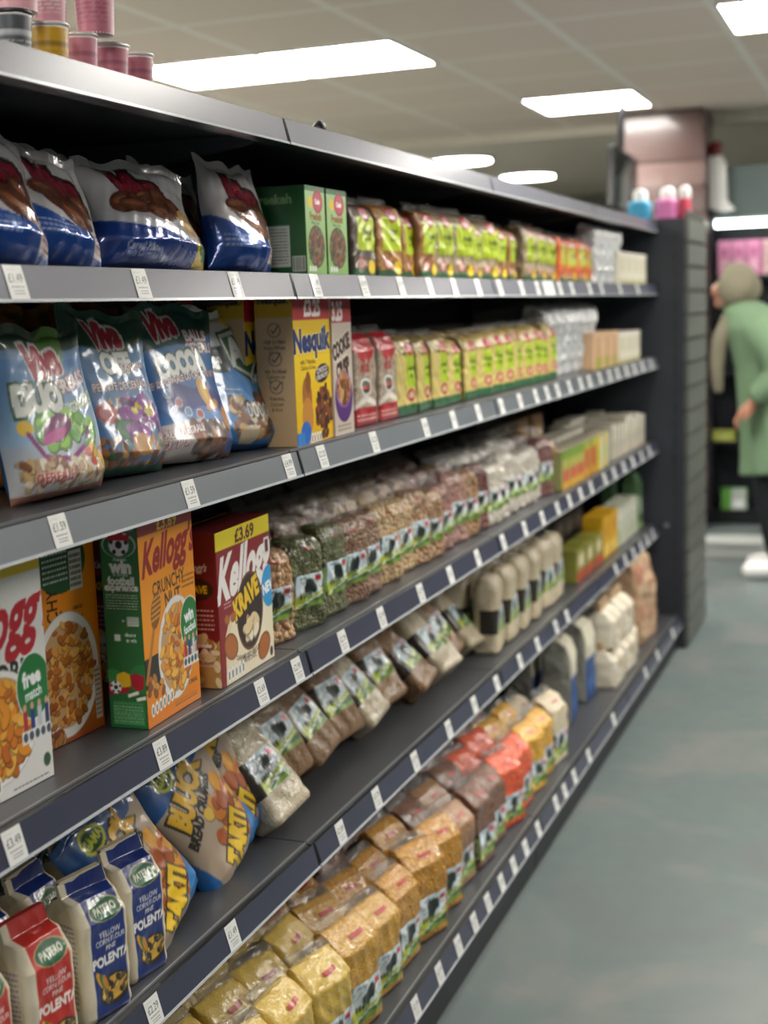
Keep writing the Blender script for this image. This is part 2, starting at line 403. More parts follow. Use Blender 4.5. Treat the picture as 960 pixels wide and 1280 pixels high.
def pillow(name, w, h, t, front, step, seed, mat_, back='777777', waist=.04, bottom=.12, seal=.014, wr=1.0):
    """filled film bag: two skins joined at the edges, wrinkles running in from the seals"""
    nu, nv = int(w/step), int(h/step); u, v = np.meshgrid(np.linspace(0, 1, nu), np.linspace(0, 1, nv)); g = np.random.RandomState(seed)
    s = 2*u-1
    prof = (np.clip(v/bottom, 0, 1)**.55)*np.clip((1-seal/h-v)/(1-seal/h), 0, 1)**.55*(1.12-.25*v)
    F_ = np.clip(1-np.abs(s)**3.2, 0, 1)**.62*prof
    wid = 1-waist*np.sin(math.pi*np.clip(v, 0, 1))-.03*g.uniform(0, 1)*v
    Y = s*w/2*wid+.004*np.sin(v*9+g.uniform(0, 6))*s
    Z = v*h+.006*np.sin(u*5+g.uniform(0, 6))*v+.004*np.sin(u*17+g.uniform(0, 6))*np.clip(v*5-4, 0, 1)
    P = np.stack([np.zeros_like(Y), Y, Z], -1).reshape(-1, 3)
    W1 = sum(np.sin(u*g.uniform(14, 44)+g.uniform(0, 6)+v*g.uniform(-5, 5)) for _ in range(4))/4
    wrk = wr*.0035*W1*(np.exp(-(1-v)*5)+np.exp(-v*9)*.7)*np.clip(F_*4, 0, 1)
    crk = (nz(P, seed, .0024*wr, 36)+nz(P, seed+3, .0009*wr, 80, True)).reshape(u.shape)*np.clip(F_*2.5, 0, 1)
    wave = .005*np.sin(u*6+g.uniform(0, 6))*np.clip(v*4-3, 0, 1)+.002*np.sin(u*19)*np.clip(v*6-5, 0, 1)
    Xf = t/2*F_+wrk+crk+wave; Xb = -t/2*F_*.85+wave
    Vf = np.stack([Xf, Y, Z], -1).reshape(-1, 3); Vb = np.stack([Xb, Y, Z], -1).reshape(-1, 3)
    j, i = np.meshgrid(np.arange(nv-1), np.arange(nu-1), indexing='ij'); a = j*nu+i
    Ff = np.stack([a, a+1, a+nu+1, a+nu], -1).reshape(-1, 4); Fb = np.stack([a, a+nu, a+nu+1, a+1], -1).reshape(-1, 4)+nu*nv
    cf = front.sample(u.ravel(), v.ravel()); cb = np.empty((nu*nv, 3)); cb[:] = lin(L3(back))
    ns = max(3, int(seal/step)+1); cut = (nv-ns)
    fr = j.ravel() < cut-1
    o = empty(name)
    ob('bag_body', from_arrays('bag_body', np.concatenate([Vf, Vb]), np.concatenate([Ff[fr], Fb[fr]]), [mat_], col=np.concatenate([cf, cb])), o)
    k = ~fr; sv = Vf.copy(); idx = np.unique(Ff[k]); mp = -np.ones(nu*nv, int); mp[idx] = np.arange(len(idx)); q = sv[idx].copy()
    ph = q[:, 1]*0+np.sin(q[:, 2]*2600)*.0004; q[:, 0] += ph
    n_ = len(idx); F2 = mp[Ff[k]]; q2 = q.copy(); q2[:, 0] -= .0012
    ob('top_seal', from_arrays('top_seal', np.concatenate([q, q2]), np.concatenate([F2, F2[:, ::-1]+n_]), [mat_], col=np.concatenate([cf[idx], cf[idx]*.9])), o)
    return o

# ================================================================== the room
CEIL = 2.655; T = .6857; CX, CY = -2.135, 5.116       # ceiling module and one of its corners
def ceiling_mat():
    m = bpy.data.materials.new('ceiling_tiles'); m.use_nodes = True; nt = m.node_tree; N = nt.nodes; b = N['Principled BSDF']; b.inputs['Roughness'].default_value = .8
    tc = N.new('ShaderNodeTexCoord'); sp = N.new('ShaderNodeSeparateXYZ'); nt.links.new(tc.outputs['Object'], sp.inputs[0]); hit = []
    for ax, o in ((0, CX), (1, CY)):
        a = N.new('ShaderNodeMath'); a.operation = 'SUBTRACT'; a.inputs[1].default_value = o-.021-T*40; nt.links.new(sp.outputs[ax], a.inputs[0])
        q = N.new('ShaderNodeMath'); q.operation = 'MODULO'; q.inputs[1].default_value = T; nt.links.new(a.outputs[0], q.inputs[0])
        l = N.new('ShaderNodeMath'); l.operation = 'LESS_THAN'; l.inputs[1].default_value = .042; nt.links.new(q.outputs[0], l.inputs[0]); hit.append(l)
    mx = N.new('ShaderNodeMath'); mx.operation = 'MAXIMUM'; nt.links.new(hit[0].outputs[0], mx.inputs[0]); nt.links.new(hit[1].outputs[0], mx.inputs[1])
    no = N.new('ShaderNodeTexNoise'); no.inputs['Scale'].default_value = 1.1; no.inputs['Detail'].default_value = 2; nt.links.new(tc.outputs['Object'], no.inputs['Vector'])
    c = N.new('ShaderNodeMix'); c.data_type = 'RGBA'; c.inputs[6].default_value = rgba('f2e4d8'); c.inputs[7].default_value = rgba('f6eadc'); nt.links.new(no.outputs['Fac'], c.inputs[0])
    d = N.new('ShaderNodeMix'); d.data_type = 'RGBA'; d.inputs[7].default_value = rgba('fffaf2'); nt.links.new(c.outputs[2], d.inputs[6]); nt.links.new(mx.outputs[0], d.inputs[0]); nt.links.new(d.outputs[2], b.inputs['Base Color'])
    return m
def floor_mat():
    m = bpy.data.materials.new('floor_vinyl'); m.use_nodes = True; nt = m.node_tree; N = nt.nodes; b = N['Principled BSDF']
    tc = N.new('ShaderNodeTexCoord'); no = N.new('ShaderNodeTexNoise'); no.inputs['Scale'].default_value = 2.2; no.inputs['Detail'].default_value = 7; no.inputs['Distortion'].default_value = 1.0
    nt.links.new(tc.outputs['Object'], no.inputs['Vector']); cr = N.new('ShaderNodeValToRGB'); e = cr.color_ramp.elements
    e[0].position = .3; e[0].color = rgba('63696a'); e[1].position = .72; e[1].color = rgba('777876'); x = e.new(.5); x.color = rgba('626e6d')
    nt.links.new(no.outputs['Fac'], cr.inputs[0]); nt.links.new(cr.outputs[0], b.inputs['Base Color'])
    n2 = N.new('ShaderNodeTexNoise'); n2.inputs['Scale'].default_value = 14; n2.inputs['Detail'].default_value = 5; nt.links.new(tc.outputs['Object'], n2.inputs['Vector'])
    mr = N.new('ShaderNodeMapRange'); mr.inputs['To Min'].default_value = .3; mr.inputs['To Max'].default_value = .48; nt.links.new(n2.outputs['Fac'], mr.inputs[0]); nt.links.new(mr.outputs[0], b.inputs['Roughness'])
    bp = N.new('ShaderNodeBump'); bp.inputs['Strength'].default_value = .12; bp.inputs['Distance'].default_value = .002; nt.links.new(n2.outputs['Fac'], bp.inputs['Height']); nt.links.new(bp.outputs[0], b.inputs['Normal'])
    return m
M['ceil'] = ceiling_mat(); M['floor'] = floor_mat()
M['plaster'] = mat('cream_plaster', 'f0eadc', rough=.8); M['wallm'] = mat('far_wall_paint', '8a8c80', rough=.8); M['wallr'] = mat('grey_side_wall', '8d8a82', rough=.8)
YB = 9.30
def plane(name, x0, x1, y0, y1, z, m, up=True, kind='structure', th=.05):
    b = MB(); b.box(x0, x1, y0, y1, z-th if up else z, z if up else z+th); o = b.build(name, m); o['kind'] = kind; return o
plane('floor', -4.6, 3.4, -3.5, 15, 0, M['floor'])
plane('ceiling', -4.6, 3.4, -3.5, YB, CEIL, M['ceil'], up=False)
plane('ceiling', -4.6, 3.4, YB, 15, CEIL-.02, M['plaster'], up=False)
b = MB(); b.box(-4.6, 3.4, YB-.05, YB+.05, CEIL-.06, CEIL-.001); b.build('trim_1', M['plaster'])['kind'] = 'structure'
b = MB(); b.box(-4.6, 3.4, 14.9, 15.0, 0, CEIL); b.build('wall_back', M['wallm'])['kind'] = 'structure'
b = MB(); b.box(3.4, 3.5, -3.5, 15.0, 0, CEIL); b.build('wall_right_unseen', M['wallr'])['kind'] = 'structure'  # unseen wall, added for its effect on the rail reflections
b = MB(); b.box(-4.7, -4.6, -3.5, 15.0, 0, CEIL); b.build('wall_left', M['plaster'])['kind'] = 'structure'

# ceiling lights -----------------------------------------------------
M['glow'] = mat('light_diffuser', 'ffffff', emit='fffaf2', es=PANEL)
def panel_light(i, j, nx, label, group=None):
    x0, y0 = CX+i*T, CY+j*T; x1, y1 = x0+nx*T, y0+T
    o = empty('ceiling_light', ((x0+x1)/2, (y0+y1)/2, CEIL)); tag(o, label, 'ceiling light', group)
    a, c = (x1-x0)/2-.012, T/2-.012
    f = MB()
    for bx in ((-a, a, -c, -c+.016), (-a, a, c-.016, c), (-a, -a+.016, -c, c), (a-.016, a, -c, c)): f.box(bx[0], bx[1], bx[2], bx[3], -.008, .004)
    if nx == 2: f.box(-.012, .012, -c, c, -.008, .004)
    f.build('frame', M['white'], o)
    f = MB(); f.box(-a+.016, a-.016, -c+.016, c-.016, -.005, .003); f.build('diffuser', M['glow'], o)
    return o
panel_light(-2, 1, 2, 'double-length rectangular ceiling light over the near shelves')
panel_light(0, 4, 1, 'square ceiling light in the tiled ceiling in front of the brown pillar')
panel_light(2, 1, 1, 'square ceiling light cut by the top right corner')
for i, j, nx in ((-2, -3, 2), (2, -3, 1), (-2, -8, 2), (2, -8, 1), (4, 1, 2), (4, -3, 2), (4, 5, 2), (4, 9, 2)):  # unseen panels, added to light the shelf fronts and rails
    panel_light(i, j, nx, 'unseen ceiling light panel added over the aisle beside the camera', 'ceiling lights outside the picture')
def round_light(x, y, label):
    o = empty('round_downlight', (x, y, CEIL-.02)); tag(o, label, 'ceiling light')
    b = MB(); b.lathe([(.26, 0), (.262, -.02), (.25, -.024)], 40); b.build('rim', M['white'], o)
    b = MB(); b.lathe([(.24, -.02), (.235, -.03)], 40); b.build('diffuser', M['glow'], o)
round_light(-3.30, 10.45, 'nearer oval-looking round downlight in the cream ceiling, left of the other')
round_light(-3.20, 12.1, 'farther round downlight in the cream ceiling, right of the other')

# ================================================================== shelving
SZ = [.145, .5356, .891, 1.244, 1.545, 1.799]       # base, then four shelves, then the canopy
BAYS = [.904, 2.104, 3.304, 4.504, 5.708]; XB = -1.42
XR = [-.874]+[-.973]*5
M['insert_reflect'] = mat('rail_insert_reflection_tint', '6f767d', rough=.3, coat=1, coat_rough=.12, bump=.04, bscale=15)  # second-shelf copy of the insert; the reflection is put into its paler colour
def bay(y0, y1, label):
    o = empty('shelving_bay', (-1.2, (y0+y1)/2, 0)); tag(o, label, 'shelving', 'bays of the long shelving run'); L = (y1-y0)/2-.002; X = lambda x: x+1.2
    b = MB(); b.box(X(XB-.03), X(XB), -L, L, .0, 1.80)
    for k in range(60): pass
    b.build('back_panel', M['shelf_dark'], o)
    for s in (-1, 1):
        b = MB(); b.box(X(XB), X(XB)+.03, s*L-(.015 if s > 0 else 0), s*L+(0 if s > 0 else .015), 0, 1.80); b.build('upright', M['shelf_dark'], o)
    b = MB(); b.box(X(-.90), X(-.884), -L, L, 0, .103); b.build('kick_plate', M['shelf_dark'], o)
    for k, z in enumerate(SZ):
        xr = X(XR[k]); xe = xr-.014
        n = 'base_shelf' if k == 0 else 'canopy_shelf' if k == 5 else 'shelf'
        b = MB(); b.box(X(XB)+.001, xe, -L, L, z-.022, z); b.box(xe-.012, xe, -L, L, z-.042, z-.022)
        if k:
            for s in (-1, 1):   # brackets under the shelf
                b.prism([(X(XB)+.03, z-.023), (xe-.03, z-.023), (xe-.03, z-.035), (X(XB)+.03, z-.09)], s*(L-.006)-.002, s*(L-.006)+.002)
        sh = b.build(n, M['shelf'], o)
        b = MB(); b.box(xe-.0025, xe+.0006, -L, L, z-.003, z+.0008); b.build('front_edge', M['edge'], sh)
        b = MB(); b.prism([(xe+.0008, z-.004), (xr-.003, z-.006), (xr-.001, z-.001), (xr+.001, z-.001), (xr+.0105, z-.043), (xe+.0008, z-.043)], -L, L)
        rl = b.build('price_rail', M['rail'], sh)
        b = MB(); b.prism([(xr+.0005, z-.0015), (xr+.0015, z-.0015), (xr+.0118, z-.0405), (xr+.0105, z-.0405)], -L+.004, L-.004); b.build('rail_insert', M['insert_reflect'] if k == 3 else M['insert'], rl)
        b = MB(); b.prism([(xr+.010, z-.0405), (xr+.0128, z-.0402), (xr+.0138, z-.0440), (xr+.0100, z-.0440)], -L+.001, L-.001); b.build('rail_lip', M['lip'], rl)
    return o
nm = ['bay of black shelving nearest the camera, with cereal boxes and filled bags', 'second bay of the black shelving, with small packets and pulses', 'third bay of the black shelving, out of focus', 'farthest bay of the black shelving, against the end panel']
for k in range(4): bay(BAYS[k], BAYS[k+1], nm[k])

for k in range(3):  # unseen opposite run, added to darken lower rail reflections and block some light
    o = bay(2.6+1.2*k, 3.8+1.2*k, 'unseen bay of the added opposite shelving run, outside the picture'); o.location.x = 2.0; o.rotation_euler.z = math.pi; o['group'] = 'bays of the opposite shelving run'
# the end unit that closes the run ------------------------------------
o = empty('end_display_unit', (-1.4, 5.99, 0)); tag(o, 'tall dark end unit with a grey slatted side that closes the shelving run', 'shelving')
b = MB(); b.box(-.50, .545, -.275, .255, 0, 1.81)
for k in range(24): b.box(.505, .513, -.278, -.2749, .10+k*.07, .14+k*.07, 1)
b.build('end_panel', [M['panel'], M['dark']], o)
b = MB()
zz = .02
while zz < 1.80:
    h_ = min(.098, 1.86-zz); b.box(.546, .562, -.276, .262, zz, zz+h_-.012); zz += .1
b.box(.5455, .552, -.272, .258, .0, 1.84, 1)
b.build('slat_panel', [M['slat'], M['groove']], o)
b = MB(); b.lathe([(.012, 0), (.012, .004)], 16, (.47, 0, 0)); 
b = MB(); b.box(.462, .478, -.2795, -.2751, .525, .541); b.build('fixing_bolt', M['edge'], o)

# ================================================================== artwork pieces
def flakes(c, cx, cy, rx, ry, rot, n, cols, r, seed, bowl='e9e6e2', ins=.86):
    """bowl seen from above, heaped with pieces"""
    if bowl: c.ell(cx, cy, rx, ry, 'b9b2ac', rot); c.ell(cx, cy, rx*.985, ry*.985, bowl, rot); c.ell(cx, cy, rx*ins, ry*ins, 'c9a070', rot)
    co, si = math.cos(rot), math.sin(rot)
    def clip(x, y):
        X, Y = x-cx, y-cy; U = (X*co+Y*si)/rx/ins; V = (-X*si+Y*co)/ry/ins; return U*U+V*V < .93
    m = max(rx, ry); c.blobs(n, (cx-m, cy-m, cx+m, cy+m), cols, r, seed, clip, .55)
CORN = ['e8961f', 'd97c14', 'f0ad3a', 'c96a10', 'f4bd52', 'e89a2a']; NUT = ['c8741c', 'a9560f', 'e09a3c', 'b8651a', 'e8ae58']
CHOC = ['4a2416', '6b3520', '8a4a2a', '3a1a10', '5a2c1a']
def nutri(c, x, y, w, n=5, rot=0):
    for i in range(n):
        c.ell(x+w*(i+.5)/n, y+rot*i, w/n*.44, w/n*.85, 'f4f4f0'); c.rect(x+w*(i+.3)/n, y+rot*i-w/n*.5, x+w*(i+.7)/n, y+rot*i+w/n*.4, '85857f')
def script_k(c, cx, cy, size, col, rot=.12, sx=.74, t="Kellogg's"):
    c.text(t, cx, cy, size, col, off=.035, rot=rot, sx=sx, shear=.38)
def ball(c, x, y, r):
    c.ell(x, y, r, r, 'f2f2f2'); c.ell(x, y, r*.35, r*.35, '15181c')
    for k in range(5): a = k*1.2566+.3; c.ell(x+r*.78*math.cos(a), y+r*.78*math.sin(a), r*.2, r*.2, '15181c')
def badge(c, x, y, r, words=('win', 'football')):
    c.ell(x, y, r, r*1.25, 'f0f0ea'); c.ell(x, y, r*.95, r*1.2, '1f7a3a')
    c.text(words[0], x-r*.1, y+r*.35, r*.8, 'ffffff', off=.05, rot=.1, sx=.8); c.text(words[1], x-r*.05, y-r*.25, r*.55, 'ffffff', off=.03, rot=.1, sx=.72)
    for k, q in enumerate(('b82a3a', '2a3a8a', 'c8ccd8', '2e3a6a')):
        X = x-r*.6+k*r*.42; c.rect(X-r*.12, y-r*1.55, X+r*.12, y-r*.8, q); c.ell(X, y-r*.7, r*.1, r*.14, 'd8a888')
    c.rect(x-r*.85, y-r*2.05, x+r*1.0, y-r*1.55, 'e8e8e6')
    for k in range(5): c.ell(x-r*.65+k*r*.34, y-r*1.8, r*.13, r*.17, '4a5560')

def a_crunchy(W=.172, H=.30):
    c = Cv(W, H, .0011, 'f29a12'); A = c.A
    c.grad(0, 0, 1, A*.45, 'e88406', 'f29a12')
    c.rect(0, A-.13, 1, A, 'a8161c'); c.text('£3.69', .52, A-.065, .15, 'f2c81e', off=.03, sx=1.1)
    script_k(c, .55, A-.33, .40, '9c1418', rot=.10, sx=.70)
    c.text('CRUNCHY', .50, A-.60, .17, '1e1a14', off=.012, rot=.06, sx=.72); c.text('NUT', .56, A-.74, .18, '1e1a14', off=.015, rot=.04, sx=.8)
    c.lines(.74, A-.72, .98, A-.58, 3, '6a4410', 3)
    c.poly([(0, .34), (.45, .30), (.45, .62), (0, .60)], '26201c')
    flakes(c, .58, .58, .34, .46, -.14, 260, CORN, .052, 5)
    c.line([(.02, .40), (.20, .86)], .045, 'b9772c'); c.ell(.24, .98, .085, .16, '8a5218', -.3)
    for k in range(5): c.line([(.15+.012*k, .90+.045*k), (.33+.008*k, .93+.045*k)], .02, 'd99a3e')
    c.blobs(14, (.03, .26, .30, .42), ['b8742c', 'd69a50', '8a4e1c'], .045, 8)
    badge(c, .86, .74, .19)
    nutri(c, .06, .14, .42, 6, .008); c.lines(.5, .05, .93, .10, 2, '7a4a08', 4)
    c.text('CEREAL', .86, .20, .05, '2a2010', off=.02)
    return c.done()
def a_crunchy_side(W=.068, H=.30):
    c = Cv(W, H, .0011, '1f6a34'); A = c.A; w = 'eef2ea'
    c.ell(.25, A-.08, .2, .13, '6a7a78'); c.ell(.75, A-.08, .2, .13, '8a9a98')
    c.ell(.5, A-.52, .44, .3, 'c8cfc8'); c.ell(.5, A-.54, .40, .27, '1f6a34'); ball(c, .5, A-.52, .26); c.poly([(.2, A-.42), (.28, A-.2), (.42, A-.3), (.55, A-.16), (.66, A-.3), (.8, A-.24), (.78, A-.42)], 'c8202c')
    c.text('chance to', .5, A-.86, .11, w, off=.02, sx=.8); c.text('win', .5, A-1.04, .42, w, off=.06, sx=.9); c.text('an ultimate', .5, A-1.22, .10, w, off=.01, sx=.9)
    c.text('football', .5, A-1.36, .26, w, off=.05, sx=.86); c.text('experience', .5, A-1.54, .24, w, off=.05, sx=.8)
    c.lines(.08, A-2.05, .92, A-1.66, 6, 'b8cbb4', 6)
    c.rect(.60, A-2.42, .90, A-2.2, 'd8e0d4'); c.lines(.62, A-2.4, .88, A-2.22, 4, '2a5a3a', 7); c.text('>', .5, A-2.3, .12, w, off=.03)
    c.rect(.24, A-2.78, .40, A-2.62, w); c.text('chance', .66, A-2.62, .13, w, off=.03, sx=.8); c.text('to win', .68, A-2.76, .13, w, off=.03, sx=.8)
    c.ell(.1, 1.12, .35, .30, '2f8a46'); c.ell(.95, 1.2, .4, .36, '2a7d40')
    c.poly([(0, .78), (.5, .86), (.6, .98), (0, 1.1)], 'a8182a')
    c.poly([(.22, 1.0), (.24, 1.28), (.42, 1.36), (.60, 1.3), (.6, 1.02), (.42, .98)], 'e8b81e'); c.poly([(.62, 1.02), (.58, 1.28), (.76, 1.34), (.97, 1.26), (.92, .96), (.74, .9)], 'b01c2c')
    ball(c, .2, .98, .15); c.poly([(.5, .82), (.78, .92), (.8, .84), (.52, .74)], 'f0ece0'); c.poly([(.72, .74), (.97, .80), (.98, .72), (.74, .66)], 'f0ece0')
    c.rect(.1, .08, .92, .66, '2f7d42'); c.lines(.11, .1, .9, .64, 12, '9cc49a', 9)
    return c.done()
def a_crunchy_tall(W=.165, H=.28):
    """the turned box: bowl below, upright lettering"""
    c = Cv(W, H, .0011, 'e8890c'); A = c.A; c.grad(0, 0, 1, .5, 'a8521a', 'd97a0e')
    c.rect(0, A-.9, .09, A, '9c1418')
    for k in range(6): c.ell(.10, A-.2-k*.14, .09, .06, 'b8201c', .5)
    c.ell(.5, A-.22, .36, .28, '24532e'); c.rect(.62, A-.5, .8, A-.14, 'd8d4c8'); c.lines(.25, A-.4, .6, A-.1, 6, 'd8e0d4', 3); c.lines(.63, A-.48, .79, A-.16, 6, '5a5a50', 5, .6)
    c.text('CRUNCHY', .34, A-.80, .21, '1e1a14', off=.012, rot=1.52, sx=.72); c.text('NUT', .52, A-.82, .2, '1e1a14', off=.015, rot=1.52, sx=.8)
    c.lines(.64, A-.9, .78, A-.62, 3, '7a4a10', 8)
    flakes(c, .50, .62, .46, .58, -.1, 330, NUT, .052, 12, ins=.84)
    c.blobs(22, (.0, .04, .38, .2), ['b8742c', '8a4216', 'd69a50'], .06, 8)
    c.rect(.88, .1, .97, .6, 'c8bca8'); c.lines(.885, .12, .965, .58, 10, '5a5044', 3)
    return c.done()
def a_cornflakes(W=.185, H=.30):
    c = Cv(W, H, .0012, 'e9e8e4'); A = c.A
    c.rect(0, A-.14, 1, A, 'e2c21e'); c.text('£3.49', .4, A-.07, .13, '8a1c14', off=.03)
    script_k(c, .50, A-.48, .52, 'c01c2c', rot=.10, sx=.72)
    c.text('CORN', .58, A-.80, .21, '1d2220', off=.03, sx=.9); c.text('FLAKES', .56, A-.98, .19, '1d2220', off=.03, sx=.85)
    c.lines(.72, A-.98, .97, A-.82, 3, '9a9a96', 3)
    flakes(c, .44, .50, .42, .40, 0, 300, CORN, .062, 5, bowl='f4f3f0', ins=.88)
    badge(c, .84, .70, .19, ('free', 'match'))
    c.lines(.55, .02, .95, .06, 1, '8a8a86'); c.ell(.93, .14, .04, .05, '3a5a44')
    nutri(c, .04, .12, .4, 5)
    return c.done()
def a_krave(W=.205, H=.255):
    c = Cv(W, H, .0011, '8c1220'); A = c.A
    c.rect(0, A-.14, 1, A, 'ecd81c'); c.text('£3.69', .52, A-.075, .14, '5c1418', off=.035, sx=1.15)
    c.text("Kellogg's", .60, A-.36, .45, 'f6f2ee', off=.045, rot=.10, sx=.74, shear=.38)
    c.lines(.1, A-.60, .5, A-.54, 2, 'd8b8b0', 3)
    c.poly([(.08, 0), (.10, .38), (.2, .52), (.4, .6), (.6, .58), (.82, .62), (1, .56), (1, 0)], 'e8d9b4')
    c.poly([(.13, 0), (.15, .34), (.24, .48), (.6, .54), (.96, .52), (1, .46), (1, 0)], 'efe4c6')
    c.ell(.56, .48, .25, .31, '6a3a22', -.1); c.ell(.56, .48, .23, .285, '2a1410', -.1)
    c.blobs(16, (.47, .28, .66, .42), ['e8d0a0', 'c89a5c', 'f4e6c8'], .07, 4)
    c.text('KRAVE', .50, .60, .22, 'f2c61a', off=.06, rot=.30, sx=.72, out='2a120c', ow=.06)
    for (x, y, r_) in ((.19, .28, -.5), (.80, .14, .5), (.25, .50, .3), (.14, .50, -.3)):
        c.ell(x, y, .13 if y < .4 else .05, .10 if y < .4 else .04, '8a4a1c', r_); c.ell(x, y, .11 if y < .4 else .04, .085 if y < .4 else .03, 'b4682c', r_)
    c.text('CARAMELISED BISCUIT', .50, .17, .055, '3a2418', off=.02, rot=-.0, sx=.8, arch=-.03); c.text('& WHITE CHOC', .5, .11, .05, '3a2418', off=.02, sx=.8)
    c.ell(.94, .60, .14, .17, '2a9ad8'); c.text('NEW', .94, .60, .12, 'ffffff', off=.05, rot=.15, sx=.85)
    c.rect(.88, .86, .98, 1.0, 'e8e4e0'); c.rect(.90, .88, .96, .98, '5c1418')
    nutri(c, .10, .07, .32, 5); c.ell(.94, .06, .03, .04, '2a2010')
    return c.done()
def a_krave_side(W=.06, H=.255):
    c = Cv(W, H, .0013, '7a101c'); A = c.A
    c.rect(0, 0, 1, .10*A, '9c6a30'); c.poly([(.2, .1*A), (1, .32*A), (1, 0), (.0, 0)], 'b98a4c'); c.blobs(24, (.1, .1, 1, 1.1), ['a8682c', 'd8b880', 'e8d4a8'], .14, 3)
    c.text("Kellogg's", .5, A-.75, .22, 'f0e4e0', off=.03, sx=.7, shear=.3); c.ell(.5, A-1.2, .4, .24, '2a1410'); c.text('KRAVE', .5, A-1.2, .22, 'e8b81a', off=.05, sx=.8)
    c.lines(.2, A-2.1, .9, A-1.6, 5, 'd8b0a8', 5); c.rect(.3, A-2.45, .8, A-2.38, 'e8dcd8'); c.lines(.2, A-2.9, .9, A-2.55, 3, 'd8b0a8', 8)
    return c.done()
def a_nesquik(W=.165, H=.262):
    c = Cv(W, H, .0011, 'f0c81a'); A = c.A
    c.grad(0, 0, 1, A*.6, 'e8b40e', 'f2d024')
    c.rect(0, A-.25, 1, A, 'b4202c'); c.text('£3.25', .52, A-.125, .24, 'f2ece8', off=.05, sx=.85)
    c.text('Nesquik', .50, A-.50, .34, '16306e', off=.05, sx=.86, out='f6f0e0', ow=.02, rot=.03)
    c.text('with 7 Vitamins,', .36, A-.70, .065, '5a3a10', off=.02); c.text('Calcium & Iron', .36, A-.76, .065, '5a3a10', off=.02)
    # plain splash in place of the mascot
    c.blobs(60, (.55, .05, .98, .62), CHOC, .06, 5, lambda x, y: (x-.76)**2/.05+(y-.34)**2/.085 < 1)
    c.ell(.74, .74, .20, .10, '2a2430', .15); c.text('CHOCO', .74, .78, .08, 'e8e0d8', off=.04, rot=.12); c.text('CRUNCHY', .74, .71, .07, 'e8e0d8', off=.04, rot=.12)
    c.ell(.30, .50, .13, .22, 'a8682c', .1); c.ell(.30, .30, .15, .2, 'c88a3c'); c.ell(.24, .12, .14, .13, '2a6ac8'); c.ell(.34, .66, .07, .12, '8a5020')
    c.rect(.0, .0, .20, .14, '3a86d0'); nutri(c, .36, .05, .3, 4)
    return c.done()
def a_nesquik_side(W=.10, H=.262):
    c = Cv(W, H, .0013, 'c9ab82'); A = c.A; k = '4a3a2c'
    c.rect(0, A-.50, 1, A, 'c8a01e'); c.rect(0, A-.16, 1, A, 'a08418'); c.text('Nesquik', .5, A-.10, .26, '1c1a24', off=.04, sx=.9)
    for y, t1, t2, t3 in ((A-.85, 'High in Fibre', 'From Whole', 'Grains'), (A-1.55, 'No Artificial', 'Colours or', 'Flavours'), (A-2.22, 'Vitamins,', 'Calcium', '& Iron')):
        c.ell(.5, y+.05, .17, .17, k); c.ell(.5, y+.05, .15, .15, 'c9ab82'); c.line([(.42, y+.05), (.48, y-.02), (.6, y+.14)], .03, k)
        for i, t in enumerate((t1, t2, t3)): c.text(t, .5, y-.24-i*.13, .13, k, off=.01, sx=.85)
    return c.done()
def a_cookie(W=.10, H=.26):
    c = Cv(W, H, .0013, 'cdbfb2'); A = c.A
    c.rect(0, A-.42, 1, A, 'a81e28'); c.text('3.25', .3, A-.24, .40, 'efe8e4', off=.05, sx=.8)
    c.text('COOKIE', .45, A-.80, .34, '3c2418', off=.07, rot=.25, sx=.7, out='f4ece0', ow=.05); c.text('CRISP', .5, A-1.16, .38, '3c2418', off=.07, rot=.2, sx=.7, out='f4ece0', ow=.05)
    c.ell(.5, .62, .46, .42, '5a2f78'); flakes(c, .5, .74, .40, .3, 0, 90, ['b87a48', '7a4426', 'd29a62'], .08, 4, bowl='8a5aa8')
    c.lines(.15, .05, .85, .18, 2, '6a5a50')
    return c.done()
def a_freekeh_box(W=.095, H=.156):
    c = Cv(W, H, .0011, '9cc47a'); A = c.A
    c.grad(0, 0, 1, A, '8cb868', 'a8cc8c'); c.rect(0, A-.10, 1, A, '2a6a34')
    c.ell(.62, A-.28, .25, .22, 'b02a3c'); c.ell(.62, A-.28, .2, .17, 'c84a5c'); c.text('Cedar', .62, A-.28, .13, 'ffffff', off=.05, sx=.8); c.ell(.25, A-.30, .12, .11, 'e8c82a')
    c.text('Freekeh', .5, A-.56, .2, '8a5a1c', off=.05, sx=.9); c.text('Whole Grain', .48, A-.68, .08, '3a5a2a', off=.02)
    c.ell(.5, .52, .42, .40, '5a4630'); c.blobs(160, (.1, .12, .9, .9), ['7a6244', '4a3826', '93795a', '3e5a2c', 'a04a2c'], .055, 3, lambda x, y: ((x-.5)/.38)**2+((y-.52)/.36)**2 < 1)
    for k in range(3): c.rect(.1+k*.13, .06, .2+k*.13, .16, 'e8eee4')
    return c.done()
def a_freekeh_side(W=.115, H=.156):
    c = Cv(W, H, .0014, '1f5a2c'); A = c.A; c.rect(.3, .12, .72, .75, 'cfd4cc'); c.lines(.33, .16, .69, .72, 12, '5a605a', 4); c.rect(.75, .05, .97, .28, 'd8dcd4')
    for k in range(6): c.rect(.77+k*.033, .06, .785+k*.033, .27, '2a2a2a')
    c.text('Freekeh', .45, A-.2, .2, '8ab87a', off=.04)
    return c.done()

